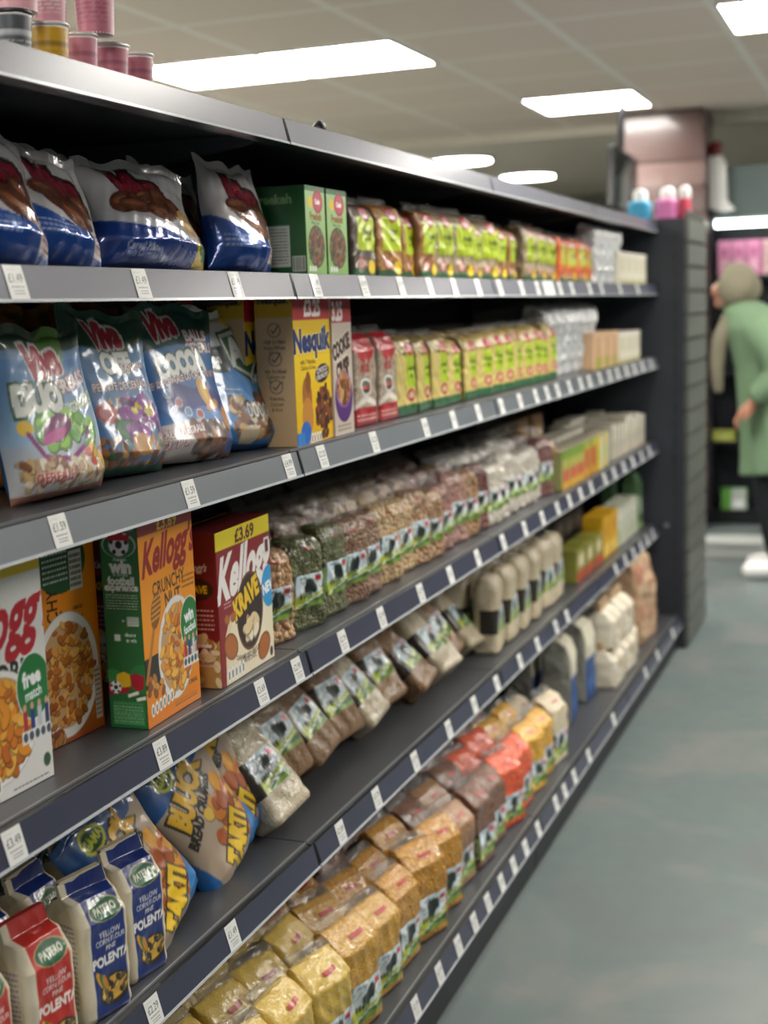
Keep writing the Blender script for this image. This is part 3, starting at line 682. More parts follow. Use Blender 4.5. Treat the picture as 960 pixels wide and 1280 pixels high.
# ------------------------------------------------------------------ film bags: artwork
def viva(c, x, y, s, rot=.15, sx=.8): c.text('Viva', x, y, s, 'b8263a', off=.07, rot=rot, sx=sx, shear=.15, out='f4f0f0', ow=.07)
def a_duo(W=.195, H=.235):
    c = Cv(W, H, .0012, '7fa6cf'); A = c.A
    c.grad(0, 0, 1, A, 'c8c4c0', '5f93cc'); c.grad(0, .35, 1, A*.8, '9ab8d4', '5a90cc'); c.rect(0, A-.16, 1, A, '24452e')
    c.poly([(.4, A-.1), (.62, A), (.8, A), (.7, A-.25)], '5c8a3a')
    viva(c, .46, A-.22, .28)
    c.text('CEREALS', .68, A-.38, .12, 'f4eeee', off=.05, rot=.14, out='a82430', ow=.05)
    c.text('DUO', .33, A-.47, .24, 'f2f4ee', off=.08, rot=.06, sx=.85, out='2c5a34', ow=.08)
    c.lines(.45, A-.56, .9, A-.50, 2, 'e8e8f4', 3, .6)
    c.blobs(30, (.26, .36, .80, .52), ['6cae2e', '8cc83c', '4f9a2c'], .065, 3, asp=.7)
    c.text('CHOCO', .78, .60, .09, 'f0f4e0', off=.04, rot=.2, out='3a7a2c', ow=.05)
    c.ell(.43, .45, .16, .08, '7a2868', .35); c.ell(.38, .40, .14, .035, 'b83a8a', .3); c.ell(.15, .46, .06, .05, 'e8c03a')
    c.line([(.16, .42), (.24, .27), (.5, .24), (.68, .32), (.74, .42)], .035, '8a2c78')
    c.blobs(100, (.05, .08, .95, .25), ['d8c8b0', 'b89a78', '8a5a3a', 'e8dcc8', 'c8a878'], .042, 5); c.blobs(18, (.66, .16, .95, .36), ['e0b43a', '3a8a3c', 'c83a2c', '4a8a9c'], .036, 9)
    c.text('CEREALE', .3, .14, .09, 'a8303c', off=.03, out='f0e8e0', ow=.04)
    c.rect(0, 0, 1, .05, '9a6a5a')
    return c.done()
def a_off(W=.18, H=.24):
    c = Cv(W, H, .0012, '3a78b8'); A = c.A
    c.grad(0, 0, 1, A, '3a6ea8', '5a9ad0'); c.poly([(0, A-.3), (0, A), (1, A), (1, A-.22), (.5, A-.36)], '27503a')
    viva(c, .45, A-.20, .28)
    c.text('OFF', .5, A-.42, .22, 'f2f2ec', off=.06, out='2a5a3c', ow=.06, rot=.1); c.text('BANANA', .7, A-.44, .08, 'f4f0f0', off=.04, out='8a2430', rot=.1)
    c.text('PERNITE DE CEREALE', .5, A-.60, .085, 'f2f0ee', off=.03, out='8a2838', ow=.05, rot=.1, sx=.85)
    c.text('1,5kg', .42, A-.76, .12, 'e8b82a', off=.05, rot=.1)
    c.ell(.25, .46, .11, .09, 'a82834'); c.ell(.25, .46, .08, .06, 'd07078'); c.ell(.40, .34, .12, .10, '1f5a34'); c.ell(.4, .34, .09, .07, '2c7a46')
    c.blobs(26, (.42, .30, .9, .56), ['7a2a8a', '9a3aa8', '5c1f70'], .085, 3); c.blobs(8, (.5, .45, .8, .62), ['e8c42a', 'f2d85a'], .035, 9)
    c.blobs(70, (.1, .05, .95, .26), ['5a3420', '8a5430', 'c89a5c', '3a6a4a', 'a8703c'], .045, 7); c.ell(.55, .22, .12, .09, 'c08a44'); c.rect(0, 0, 1, .06, '2a5a4a')
    return c.done()
def a_cocoa(W=.20, H=.245):
    c = Cv(W, H, .0012, '3d7fc4'); A = c.A
    c.grad(0, A*.3, 1, A, '3a6fb8', '4f93d0'); c.poly([(0, A-.34), (0, A), (1, A), (1, A-.16), (.6, A-.30)], '1f4f44')
    viva(c, .36, A-.16, .25)
    c.text('BALLS', .74, A-.22, .11, 'f4f0f0', off=.05, rot=.14, out='a82434', ow=.04); c.text('CEREALS', .76, A-.31, .10, 'f4f0f0', off=.05, rot=.14, out='a82434', ow=.04)
    c.text('COCOA', .47, A-.44, .21, 'f2f4f0', off=.08, rot=.12, sx=.8, out='1f5a44', ow=.07)
    c.text('BILUTE DE CEREALE CU CACAO SI VITAMINE', .5, A-.54, .065, 'f4f0ee', off=.03, rot=.12, sx=.9, out='8a2438', ow=.05)
    c.poly([(.25, .32), (.15, .46), (.3, .56), (.52, .50), (.70, .57), (.92, .46), (.8, .34), (.55, .38)], '1f2f8a')
    c.ell(.64, .48, .07, .11, 'e8a82a', .2); c.ell(.70, .39, .11, .035, 'c8862a', .3); c.ell(.64, .49, .035, .06, 'f4d060', .2)
    for x, y, q in ((.2, .48, '6a9ac8'), (.30, .41, 'a84a54'), (.38, .34, '6a9ac8'), (.24, .35, '2a5aa8'), (.50, .32, 'a84a54')): c.ell(x, y, .042, .038, 'e8e8e8'); c.ell(x, y, .034, .03, q)
    c.poly([(0, 0), (0, .24), (.4, .29), (1, .24), (1, 0)], 'cfc8c4')
    c.blobs(80, (.38, .05, .98, .26), CHOC+['9a6a44'], .042, 8, asp=.9); c.text('CEREALE INTEGRALE', .24, .20, .07, 'f4f0ee', off=.04, rot=.1, out='7a2434', ow=.05, sx=.8); c.text('CU FIER', .2, .12, .07, 'f4f0ee', off=.04, rot=.1, out='7a2434', ow=.05)
    c.ell(.88, .30, .10, .09, 'c8863a'); c.ell(.85, .12, .10, .08, '2a4a8a')
    return c.done()
def a_ahs(W=.19, H=.24):
    c = Cv(W, H, .0012, '2f86cf'); A = c.A
    c.poly([(0, A-.40), (0, A), (1, A), (1, A-.20), (.6, A-.28)], 'd8dcd8'); c.poly([(0, A-.42), (.5, A-.30), (.42, A-.56), (0, A-.6)], '1c2a2a')
    c.text('Golden', .16, A-.46, .12, 'e8ece8', off=.04, rot=.1)
    c.poly([(.38, A-.20), (.92, A-.10), (.98, A-.42), (.74, A-.66), (.46, A-.52)], '24563c'); c.poly([(.41, A-.22), (.90, A-.13), (.95, A-.41), (.73, A-.62), (.48, A-.50)], 'e8ecea'); c.poly([(.44, A-.25), (.87, A-.17), (.91, A-.40), (.73, A-.58), (.50, A-.48)], '2a6448')
    c.text('Ah!', .68, A-.36, .34, 'f4f6f2', off=.05, rot=.12, sx=.85)
    c.ell(.62, A-.10, .08, .06, 'e8c82a')
    c.text('NO', .80, .60, .10, 'f0f4f8', off=.04, rot=.1); c.lines(.15, .44, .5, .52, 2, 'bcd8ee', 3)
    c.blobs(100, (.30, .10, .98, .48), ['3a2018', '6b3a22', 'c8a06a', 'e4d4b8', '8a5230'], .048, 8, lambda x, y: y < .5-.1*(1-x), asp=.9); nutri(c, .5, .32, .4, 5)
    c.ell(.5, .10, .12, .08, 'd8c8a8'); c.rect(0, 0, 1, .04, '2a5a9a')
    return c.done()
def a_choc(W=.24, H=.16, seed=1):
    c = Cv(W, H, .0012, 'c4c3c6'); A = c.A
    c.poly([(0, 0), (0, A*.46), (.3, A*.36), (.62, A*.26), (1, A*.12), (1, 0)], '1d3f8c'); c.poly([(0, A*.40), (0, A*.50), (.35, A*.40), (.7, A*.27), (1, A*.15), (1, A*.10), (.5, A*.3)], 'c9ccd4')
    c.text('Viva', .45, A-.19, .25, '8c1f35', off=.08, rot=-.05, sx=.95, shear=.1, out='2f1712', ow=.10)
    for x, y, rx, ry, ro in ((.25, .36, .12, .055, .2), (.42, .36, .13, .05, -.1), (.60, .40, .10, .05, .1), (.34, .34, .13, .04, -.1), (.55, .30, .12, .045, -.15), (.46, .40, .08, .03, .2), (.72, .34, .08, .05, -.5)):
        c.ell(x, y, rx*1.06, ry*1.2, '3b1b12', ro); c.ell(x, y, rx, ry, '6c3c26', ro); c.ell(x-.02, y+.012, rx*.6, ry*.35, '8f5a3e', ro)
    c.ell(.80, .26, .10, .08, 'd8a860'); c.ell(.80, .26, .07, .05, 'eac890'); c.poly([(.78, .02), (.8, .18), (1, .14), (1, 0)], 'd9b92a'); c.ell(.9, .1, .08, .05, '6a8a2a')
    c.text('Cacao', .78, .17, .05, 'f2ece4', off=.03); c.text('Cereal Pillows', .3, .09, .05, 'c8d0e4', off=.02, rot=-.06); c.text('with Chocolate Filling', .34, .05, .04, 'c8d0e4', off=.01, rot=-.06)
    return c.done()
def a_choc_side(W=.14, H=.165):
    c = Cv(W, H, .0012, 'cbc9cb'); A = c.A
    c.poly([(0, 0), (0, A*.46), (1, A*.20), (1, 0)], '1d4a9c'); c.text('Viva', .55, A-.36, .38, '8c1f35', off=.08, rot=-.1, sx=.8, out='2f1712', ow=.10)
    for x, y, rx, ry, ro in ((.5, .62, .22, .10, -.5), (.66, .48, .2, .10, -.7), (.42, .7, .18, .08, .2), (.78, .62, .14, .08, -.9)):
        c.ell(x, y, rx*1.06, ry*1.2, '3b1b12', ro); c.ell(x, y, rx, ry, '6c3c26', ro); c.ell(x-.02, y+.02, rx*.6, ry*.35, '8f5a3e', ro)
    c.rect(.78, .1, .98, .34, 'e6ded8'); c.lines(.8, .12, .96, .32, 4, 'a8303c', 3); c.lines(.1, .2, .6, .36, 3, 'a8b8d8', 4)
    return c.done()
def a_crumb(W=.20, H=.235):
    c = Cv(W, H, .0012, '1560a6'); A = c.A
    c.grad(0, A*.5, 1, A, '0f62b2', '0d4a86'); c.poly([(0, .42), (0, .80), (.5, .86), (1, .92), (1, .2), (.6, 0), (.2, 0)], 'b9a58f')
    c.ell(.35, A-.17, .14, .10, 'c8cc2c', .2); c.ell(.35, A-.17, .11, .075, '1d4a2c', .2); c.text('GAMA', .35, A-.17, .09, 'd8dc3c', off=.05, rot=.2, sx=.8)
    c.text('BUUCK', .44, A-.38, .27, 'e8b41a', off=.07, rot=.42, sx=.74, out='15120c', ow=.07)
    c.text('BREAD CRUMBS', .42, A-.57, .12, '191714', off=.06, rot=.42, sx=.84)
    c.blobs(70, (.34, .12, .98, .66), ['d8801e', 'e8a42c', 'b85a1a', 'f0c23c', 'c8641c'], .075, 8, lambda x, y: ((x-.70)/.30)**2+((y-.40)/.26)**2 < 1, asp=.8)
    c.text('TARTI', .56, .22, .24, 'f2c81e', off=.08, rot=.50, sx=.75, out='1c160a', ow=.07)
    c.poly([(.55, 0), (1, .38), (1, 0)], '1a78c2'); c.rect(0, 0, 1, .03, '1a78c2')
    return c.done()
def a_polenta(W=.095, H=.20, red=False):
    pc, dk = ('c02a22', '9c1a16') if red else ('16307a', '0f2260')
    c = Cv(W, H, .0011, 'ddd2b8'); A = c.A
    c.rect(.16, .0, 1, A, pc); c.rect(.0, 0, .16, A, 'e2d8c0')
    c.ell(.56, A-.50, .34, .17, 'c8b878'); c.ell(.56, A-.50, .32, .155, '1f5a3a'); c.text('PATERO', .56, A-.50, .15, 'e8e4d0', off=.04, sx=.85)
    c.text('YELLOW', .56, A-.86, .13, 'e8e4e0', off=.02, sx=.85); c.text('CORN FLOUR', .56, A-.98, .12, 'e8e4e0', off=.02, sx=.8); c.text('FINE', .56, A-1.10, .11, 'e8e4e0', off=.02)
    c.text('POLENTA', .56, A-1.28, .21, 'f4f0ea', off=.05, sx=.85)
    c.ell(.60, .40, .34, .26, '2c2620'); c.ell(.6, .42, .28, .2, 'd8a83a'); c.blobs(24, (.36, .26, .84, .58), ['e8b84a', '6a5a3a', '2c2a24', 'f0cc6c'], .06, 4)
    for k in range(3): c.ell(.28+k*.06, .66-k*.04, .05, .16, ('e0a020', '3a7a3a', 'c8841c')[k], .4)
    return c.done()
def a_polenta_side(W=.07, H=.20):
    c = Cv(W, H, .0014, 'e0d6bc'); A = c.A
    c.lines(.2, A-1.9, .8, A-.6, 16, '9a8aa0', 4, .5); c.lines(.2, .2, .8, .9, 8, 'b0986a', 7, .4)
    return c.done()
def a_land(W=.17, H=.075, box='8a9a5a', sky='bcd4e0', seed=1, name=None, step=.0012):
    """wrap-round label: a dark panel on the near side, a hill with a tree on the front"""
    c = Cv(W, H, step, 'dfe6e6'); A = c.A; f = .44
    c.rect(0, 0, f, A, '2a2018'); c.rect(.16, A*.12, f-.05, A*.88, box); c.lines(.18, A*.2, f-.07, A*.8, 5, '2a2a20', seed)
    c.grad(f, 0, 1, A, 'e8eeee', sky); c.blobs(10, (f+.04, A*.6, .98, A*.95), ['e6f0f4', 'd8e8ee'], .07, seed, asp=.5)
    c.poly([(f, 0), (f, A*.35), (f+.14, A*.42), (.78, A*.34), (1, A*.45), (1, 0)], 'b4c43c'); c.poly([(f+.1, 0), (f+.24, A*.30), (.85, A*.22), (1, A*.3), (1, 0)], '3f6a34')
    c.poly([(f+.16, 0), (f+.30, A*.16), (1, A*.10), (1, 0)], '7a9a40'); c.line([(f+.02, A*.06), (.6, A*.14), (.99, A*.34)], .016, 'dfe8e0')
    x = .74; c.rect(x-.008, A*.3, x+.008, A*.6, '1c2420'); c.blobs(16, (x-.08, A*.52, x+.08, A*.78), ['1c2a26', '24342c'], .045, seed+2, asp=.9)
    for k in range(5): c.ell(f+.1+k*.05, A*.36+.004*k, .02, .035, '2a3a2c')
    c.text('Premium', .62, A*.90, .045, '3a4a5a', off=.02); c.rect(.86, A*.74, .97, A*.9, 'c02a34')
    return c.done()
def a_pouch(W, H, top='8a7a5a', lab='b4c81c', grain=('8a7a62', '6a5a44', 'a8967a'), bot='1f5a30', step=.0013, seed=1, txt='Freekeh', n=220, red=True):
    c = Cv(W, H, step, grain[0]); A = c.A
    c.blobs(n, (0, 0, 1, A), list(grain), .05, seed)
    c.rect(.22, A*.36, 1, A*.82, lab); c.text(txt, .68, A*.62, .14, '2a3a14', off=.04, sx=.8); c.text('Rustic Mill', .68, A*.52, .08, '3a4a1c', off=.02, sx=.8)
    if red: c.ell(.64, A*.86, .20, .13, '98303a'); c.ell(.64, A*.86, .15, .09, 'b8606a'); c.text('Cedar', .64, A*.84, .11, 'ffffff', off=.04)
    c.rect(0, 0, 1, A*.10, bot); c.ell(.78, A*.13, .13, .12, 'e8c424'); c.ell(.4, A*.18, .17, .10, '98343c'); c.ell(.4, A*.18, .13, .07, 'c8a898')
    return c.done()
def a_cream(W, H, base, spots, step=.002, n=60, seed=1, r=.06):
    c = Cv(W, H, step, base); c.blobs(n, (0, 0, 1, c.A), spots, r, seed); return c.done()

# ================================================================== cereal boxes on the third shelf
S0, S1, S2, S3, S4, S5 = .1455, 1.5455, 1.2445, .8915, .5362, 1.7995
def box_thing(kind, mesh, x_front, y, z, d, yaw, label, cat, group=None):
    o = ob(kind, mesh, None, (x_front-d/2, y, z), (0, 0, yaw)); return tag(o, label, cat, group)
m = carton_mesh('cereal_box', .183, .062, .302, a_cornflakes(.183, .302), None, 'e4e2de', 'd8c030'); box_thing('cereal_box', m, -1.03, 1.335, S3, .062, R(-2), 'white corn flakes box with red script lettering, cut by the left edge', 'cereal box')
m = carton_mesh('cereal_box', .155, .062, .290, a_crunchy_tall(.155, .29), None, 'd8800c', 'e0981c'); box_thing('cereal_box', m, -1.085, 1.555, S3, .062, R(-4), 'orange cereal box with sideways lettering behind the white corn flakes box', 'cereal box')
m = carton_mesh('cereal_box', .170, .062, .302, a_crunchy(.170, .302), a_crunchy_side(.062, .302), 'f0940e', 'a8161c'); box_thing('cereal_box', m, -1.008, 1.710, S3, .062, R(2.5), 'orange nut cereal box with a green football side panel', 'cereal box')
kr_f, kr_s = a_krave(.212, .250), a_krave_side(.075, .250)
m = carton_mesh('cereal_box', .212, .075, .250, kr_f, kr_s, '7a101c', '6a1a1c')
kl = ['dark red filled-cereal box with a yellow price band, front of its row', 'dark red filled-cereal box hidden behind the front one with the yellow band', 'dark red filled-cereal box third back in its row', 'dark red filled-cereal box at the very back of its row']
for k in range(4): box_thing('cereal_box', m, -1.004-.079*k, 1.948-.004*k, S3, .075, R(2.5-k*.8), kl[k], 'cereal box', 'dark red cereal boxes in one row')

# second shelf: the yellow and the beige box
nf, nsd = a_nesquik(.166, .262), a_nesquik_side(.072, .262)
m = carton_mesh('cereal_box', .182, .072, .262, nf, nsd, 'd8b01a', '8a6a14')
box_thing('cereal_box', m, -.996, 2.240, S2, .072, R(3), 'yellow chocolate cereal box with a red price band and beige side', 'cereal box')
for k in range(2): box_thing('cereal_box', m, -1.075-.08*k, 2.215-.075*k, S2, .072, R(2), ['yellow cereal box half hidden behind the foremost yellow one', 'yellow cereal box at the back, behind the blue and white bag'][k], 'cereal box')
m = carton_mesh('cereal_box', .104, .07, .262, a_cookie(.118, .262), None, 'c8b8a8', 'a81e28'); box_thing('cereal_box', m, -1.0, 2.388, S2, .07, R(2), 'pinkish cookie cereal box just right of the yellow one', 'cereal box')

# top shelf: the two green boxes
gf, gs = a_freekeh_box(), a_freekeh_side(); m = carton_mesh('grain_box', .092, .115, .156, gf, gs, '1f5a2c', '2a6a34')
box_thing('grain_box', m, -.997, 2.280, S1, .115, R(1), 'green grain box nearest the camera, next to the last brown and white bag', 'food box', 'green grain boxes')
box_thing('grain_box', m, -.997, 2.381, S1, .115, R(-1), 'green grain box beside the first, next to the brown seed pouch', 'food box', 'green grain boxes')

# ================================================================== filled film bags
def put(o, x, y, z, lean=0, yaw=0, roll=0):
    o.location = (x, y, z); o.rotation_mode = 'ZYX' if False else 'XYZ'
    o.rotation_euler = (Matrix.Rotation(R(yaw), 4, 'Z') @ Matrix.Rotation(R(-lean), 4, 'Y') @ Matrix.Rotation(R(roll), 4, 'X')).to_euler(); return o
# second shelf
b_ = pillow('cereal_bag', .205, .228, .075, a_duo(.205, .228), .0022, 3, M['film'], '3a6a9a'); put(b_, -1.052, 1.512, S2+.002, 6, -2); tag(b_, 'blue and green duo cereal bag with a green splash of cereal shapes', 'cereal bag')
b_ = pillow('cereal_bag', .200, .235, .085, a_duo(.20, .235), .004, 13, M['film'], '3a6a9a'); put(b_, -1.075, 1.275, S2+.002, 5, 2); tag(b_, 'blue cereal bag of which only a sliver shows at the left edge', 'cereal bag')
b_ = pillow('cereal_bag', .195, .250, .085, a_off(.195, .25), .0022, 5, M['film'], '2a5a8a'); put(b_, -1.085, 1.728, S2+.002, 9, -6, -3); tag(b_, 'blue cereal bag with purple splashes, left of the cocoa balls bag', 'cereal bag')
b_ = pillow('cereal_bag', .222, .252, .09, a_cocoa(.222, .252), .0022, 8, M['film'], '2a5a8a'); put(b_, -1.070, 1.900, S2+.002, 10, -7, -4); tag(b_, 'blue cocoa balls cereal bag with white lettering on green', 'cereal bag')
b_ = pillow('cereal_bag', .205, .250, .085, a_ahs(.205, .25), .0022, 11, M['film'], '2a6aa8'); put(b_, -1.075, 2.075, S2+.002, 12, -10, -6); tag(b_, 'bright blue and white cereal bag with a green shield, leaning by the yellow box', 'cereal bag')
af = a_cream(.2, .25, 'b9741f', ['c8842a', 'a05c1a', '5a6a2a'], .004, 40)
for k, (y, x) in enumerate(((1.60, -1.19), (1.80, -1.20), (1.98, -1.19))):
    b_ = pillow('cereal_bag', .20, .262, .08, af, .004, 20+k, M['film'], '8a5a1a'); put(b_, x, y, S2+.002, 10, -3)
    tag(b_, 'orange topped cereal bag standing behind the '+('bag with purple splashes', 'cocoa balls bag', 'bright blue and white bag')[k], 'cereal bag', 'orange topped bags in the back row')

# top shelf: brown and white chocolate-pillow bags
ac, asd = a_choc(.262, .165), a_choc_side(.15, .178)
def choc(w, h, art, seed, x, y, lean, yaw, roll, label, step=.0022):
    b_ = pillow('cereal_bag', w, h, .10, art, step, seed, M['foil'], '24488a', wr=1.5, bottom=.2); put(b_, x, y, S1+.001, lean, yaw, roll); tag(b_, label, 'cereal bag', 'brown, white and blue bags on the top shelf'); return b_
choc(.262, .172, ac, 31, -1.075, 1.832, 16, -6, -3, 'wide brown, white and blue foil bag in the middle of the top shelf bags')
choc(.16, .195, asd, 33, -1.065, 2.105, 12, -12, -6, 'upright brown, white and blue foil bag nearest the green boxes')
choc(.17, .185, asd, 35, -1.14, 2.03, 14, -10, -4, 'foil bag tucked between the wide bag and the upright one')
choc(.18, .175, asd, 37, -1.065, 1.560, 18, -8, -8, 'foil bag with brown pillows second from the left edge')
choc(.17, .178, asd, 39, -1.13, 1.690, 14, -6, -12, 'foil bag squeezed in left of the wide one')
choc(.19, .180, asd, 41, -1.06, 1.420, 16, -6, -6, 'foil bag at the left edge of the top shelf', .003)
choc(.26, .20, ac, 43, -1.22, 1.62, 10, 0, 0, 'foil bag in the dark back row behind the left ones', .004)
choc(.26, .195, ac, 45, -1.23, 1.90, 10, 0, 0, 'foil bag in the dark back row behind the wide one', .004)

# fourth shelf: bread crumb bags
acr = a_crumb(.205, .24)
CRB = [(-1.06, 1.970, 20, -6, 22, 'blue bread crumb bag in front, its yellow lettering clear', .0022), (-1.095, 2.045, 16, -14, 16, 'blue bread crumb bag behind and right of the clearest one', .0024),
       (-1.04, 1.720, 18, -4, 24, 'blue bread crumb bag low behind the cream flour bags', .0026), (-1.17, 1.90, 14, -4, 14, 'blue bread crumb bag in the second row at left', .004), (-1.19, 1.72, 14, 0, 10, 'blue bread crumb bag in the second row farther left', .004),
       (-1.20, 2.02, 12, -6, 10, 'blue bread crumb bag at the back under the upper shelf', .004)]
for k, (x, y, ln, yw, rl, lb, st) in enumerate(CRB):
    b_ = pillow('bread_crumb_bag', .205, .262, .07, acr, st, 50+k, M['film'], '145a9a', wr=1.5); put(b_, x, y, S4+.002, ln, yw, rl); tag(b_, lb, 'bread crumb bag', 'blue bread crumb bags')

# fourth shelf: polenta packs
KG = lambda h, tent=.02: [(0, .96, .92, 0, .010), (.008, 1, 1, 0, .012), (h*.80, .99, .97, 0, .012), (h*.97, .96, .55, 0, .010), (h, .95, .10, -.002, .002), (h+tent, .95, .06, -.006, .001)]
def pol_proto(red):
    def fn():
        o = empty('flour_bag'); w, d, h = .088, .088, .172
        p = Pack(w, d, KG(h), .0016, seed=61+red, amp=.0022, freq=50, ridge=.8); a = a_polenta(.088, .195, red); s = a_polenta_side(.088, .195)
        ob('bag_body', p.mesh('bag_body', [M['film']], a, s, 'ddd2b8', ('9c1a16' if red else '14286a')), o)
        b = MB(); b.box(-.012, -.004, -.038, .038, h+.010, h+.022); b.build('folded_top', mat('folded_top', 'd4c8ac' if not red else 'b8342c', rough=.35, coat=.6, bump=.5), o)
        return o
    return Proto(fn)
PB, PR = pol_proto(0), pol_proto(1)
PL = [(PB, -1.008, 1.595, -9, 'cream and blue polenta bag beside the bread crumbs, front of its row'), (PB, -1.000, 1.482, -12, 'cream and blue polenta bag left of the foremost one in the front row'), (PR, -.998, 1.350, -8, 'red and cream polenta bag in the bottom left corner'), (PR, -1.01, 1.235, 0, 'red polenta bag cut by the left edge'),
      (PB, -1.09, 1.590, -4, 'polenta bag second row, behind the one beside the bread crumbs'), (PB, -1.088, 1.475, 3, 'polenta bag second row, second from the bread crumbs'), (PB, -1.085, 1.36, -2, 'polenta bag second row, behind the red one'), (PB, -1.168, 1.60, 2, 'polenta bag third row, nearest the bread crumbs'), (PB, -1.166, 1.485, -2, 'polenta bag third row, farther left'), (PB, -1.165, 1.37, 3, 'polenta bag third row, at the left edge'), (PB, -1.245, 1.55, 0, 'polenta bag at the very back of the fourth shelf'), (PB, -1.09, 1.25, 0, 'polenta bag second row, cut by the left edge')]
for P_, x, y, yw, lb in PL:
    o = P_.put((x-.036, y, S4), (0, 0, R(yw))); tag(o, lb, 'flour bag', 'polenta flour bags')

# ================================================================== grain packets
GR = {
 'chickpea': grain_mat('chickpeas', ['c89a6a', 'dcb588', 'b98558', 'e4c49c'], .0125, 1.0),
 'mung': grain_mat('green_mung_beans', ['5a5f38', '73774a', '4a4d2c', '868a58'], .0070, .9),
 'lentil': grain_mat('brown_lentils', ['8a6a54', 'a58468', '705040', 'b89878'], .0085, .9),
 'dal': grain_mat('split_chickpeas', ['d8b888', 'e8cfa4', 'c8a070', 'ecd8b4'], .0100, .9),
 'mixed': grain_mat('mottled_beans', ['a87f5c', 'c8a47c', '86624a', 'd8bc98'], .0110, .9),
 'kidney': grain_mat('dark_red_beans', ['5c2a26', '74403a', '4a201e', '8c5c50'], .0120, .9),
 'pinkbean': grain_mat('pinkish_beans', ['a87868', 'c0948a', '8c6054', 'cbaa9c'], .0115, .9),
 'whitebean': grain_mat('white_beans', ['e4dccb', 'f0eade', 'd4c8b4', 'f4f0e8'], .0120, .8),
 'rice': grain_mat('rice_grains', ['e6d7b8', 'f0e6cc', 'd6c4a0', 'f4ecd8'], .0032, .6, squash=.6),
 'shaderice': grain_mat('shade_rice_grains', ['9c7c5a', 'ac8c68', '8a6a48', 'bc9c78'], .0034, .6, squash=.6),  # rice copy browned in colour for the shade and film over it
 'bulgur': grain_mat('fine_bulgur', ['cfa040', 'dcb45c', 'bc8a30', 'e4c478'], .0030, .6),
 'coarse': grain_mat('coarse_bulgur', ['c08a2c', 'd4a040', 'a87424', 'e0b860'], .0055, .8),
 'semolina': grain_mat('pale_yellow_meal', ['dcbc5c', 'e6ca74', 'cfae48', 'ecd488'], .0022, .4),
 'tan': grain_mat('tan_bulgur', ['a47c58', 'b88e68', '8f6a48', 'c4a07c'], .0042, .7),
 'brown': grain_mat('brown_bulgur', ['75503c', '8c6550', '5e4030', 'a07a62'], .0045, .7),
 'dark': grain_mat('shade_dark_grains', ['4a3226', '5f4232', '382418', '74543e'], .0060, .7),  # rear base rows only; shade put into the grain colour
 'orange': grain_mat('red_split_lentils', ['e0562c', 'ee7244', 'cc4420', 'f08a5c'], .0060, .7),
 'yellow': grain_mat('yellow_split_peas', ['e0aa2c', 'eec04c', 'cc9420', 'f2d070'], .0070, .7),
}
BOXC = {'chickpea': '7a9a3a', 'mung': '7aa83a', 'lentil': '6a9a3a', 'dal': '8aa83a', 'rice': '3a342c', 'shaderice': '4a4038', 'bulgur': '9aa45a', 'coarse': 'b8c060', 'semolina': '8ab84a'}
_LAND = {}
def land(kind, W, H, step):
    k = (BOXC.get(kind, '8a9a5a'), round(W, 3), round(H, 3), step)
    if k not in _LAND: _LAND[k] = a_land(W, H, k[0], seed=len(_LAND)+1, step=step)
    return _LAND[k]
M['sticker'] = mat('red_sticker', 'a81e1c', rough=.4, coat=.3)

def grain_packet(kind, w=.112, d=.066, h=.165, top='tuft', seed=1, step=.003, lab=(.25, .62), lstep=.0016, sticker=True, tail=.035):
    def fn():
        o = empty('grain_packet')
        if top == 'tuft': keys = [(0, .90, .85, 0, .012), (.008, 1, 1, 0, .018), (h*.55, 1.02, 1.03, 0, .022), (h*.85, .98, .95, 0, .026), (h*.97, .85, .72, -.002, .024), (h, .55, .40, -.004, .010)]
        else: keys = [(0, .92, .90, 0, .012), (.008, 1, 1, 0, .014), (h*.6, 1.0, 1.0, 0, .016), (h*.82, .98, .96, 0, .014), (h*.97, .96, .42, -.012, .008), (h, .93, .12, -.016, .002)]
        p = Pack(w, d, keys, step, seed=seed, amp=.0044, freq=40, ridge=.9)
        ob('film_pack', p.mesh('film_pack', [GR[kind]]), o)
        a = land(kind, w+d, h*(lab[1]-lab[0]), lstep)
        ob('paper_label', p.wrap('paper_label', [M['label']], a, h*lab[0], h*lab[1], .0012), o)
        # the empty end of the film, folded or gathered
        t = Pack(w*.9 if top == 'tuft' else w*.95, d*.5, [(h*.94, .75, .8, -.004, .01), (h+tail*.35, .62, .30, -.008, .004), (h+tail*.7, .85, .16, -.016, .002), (h+tail, 1.0, .10, -.026, .001)] if top == 'tuft' else [(h*.985, .95, .25, -.014, .004), (h+tail*.35, .96, .10, -.020, .001), (h+tail*.6, .95, .08, -.032, .001)], .006, seed=seed+4, amp=.004, freq=110, ridge=1.2)
        ob('film_end', t.mesh('film_end', [M['clear']]), o)
        if sticker:
            rr = random.Random(seed); zc, yc = (h*.90, rr.uniform(-.2, .3)*w)
            rows = p.rows(h*.86, h*.90) if top == 'tuft' else p.rows(h*.88, h*.935)
            if len(rows) > 1:
                Q = np.array([q for q in p.P if q[4] == 0 and q[2] == 1 and abs(q[1]-.15) < (.36 if top == 'tuft' else .42)])
                V = p.pts(rows, Q, .0022); nr, nc = len(rows), len(Q); j, i = np.meshgrid(np.arange(nr-1), np.arange(nc-1), indexing='ij')
                ob('sticker', from_arrays('sticker', V, np.stack([j*nc+i, j*nc+i+1, (j+1)*nc+i+1, (j+1)*nc+i], -1).reshape(-1, 4), [M['sticker']]), o)
        return o
    return Proto(fn)

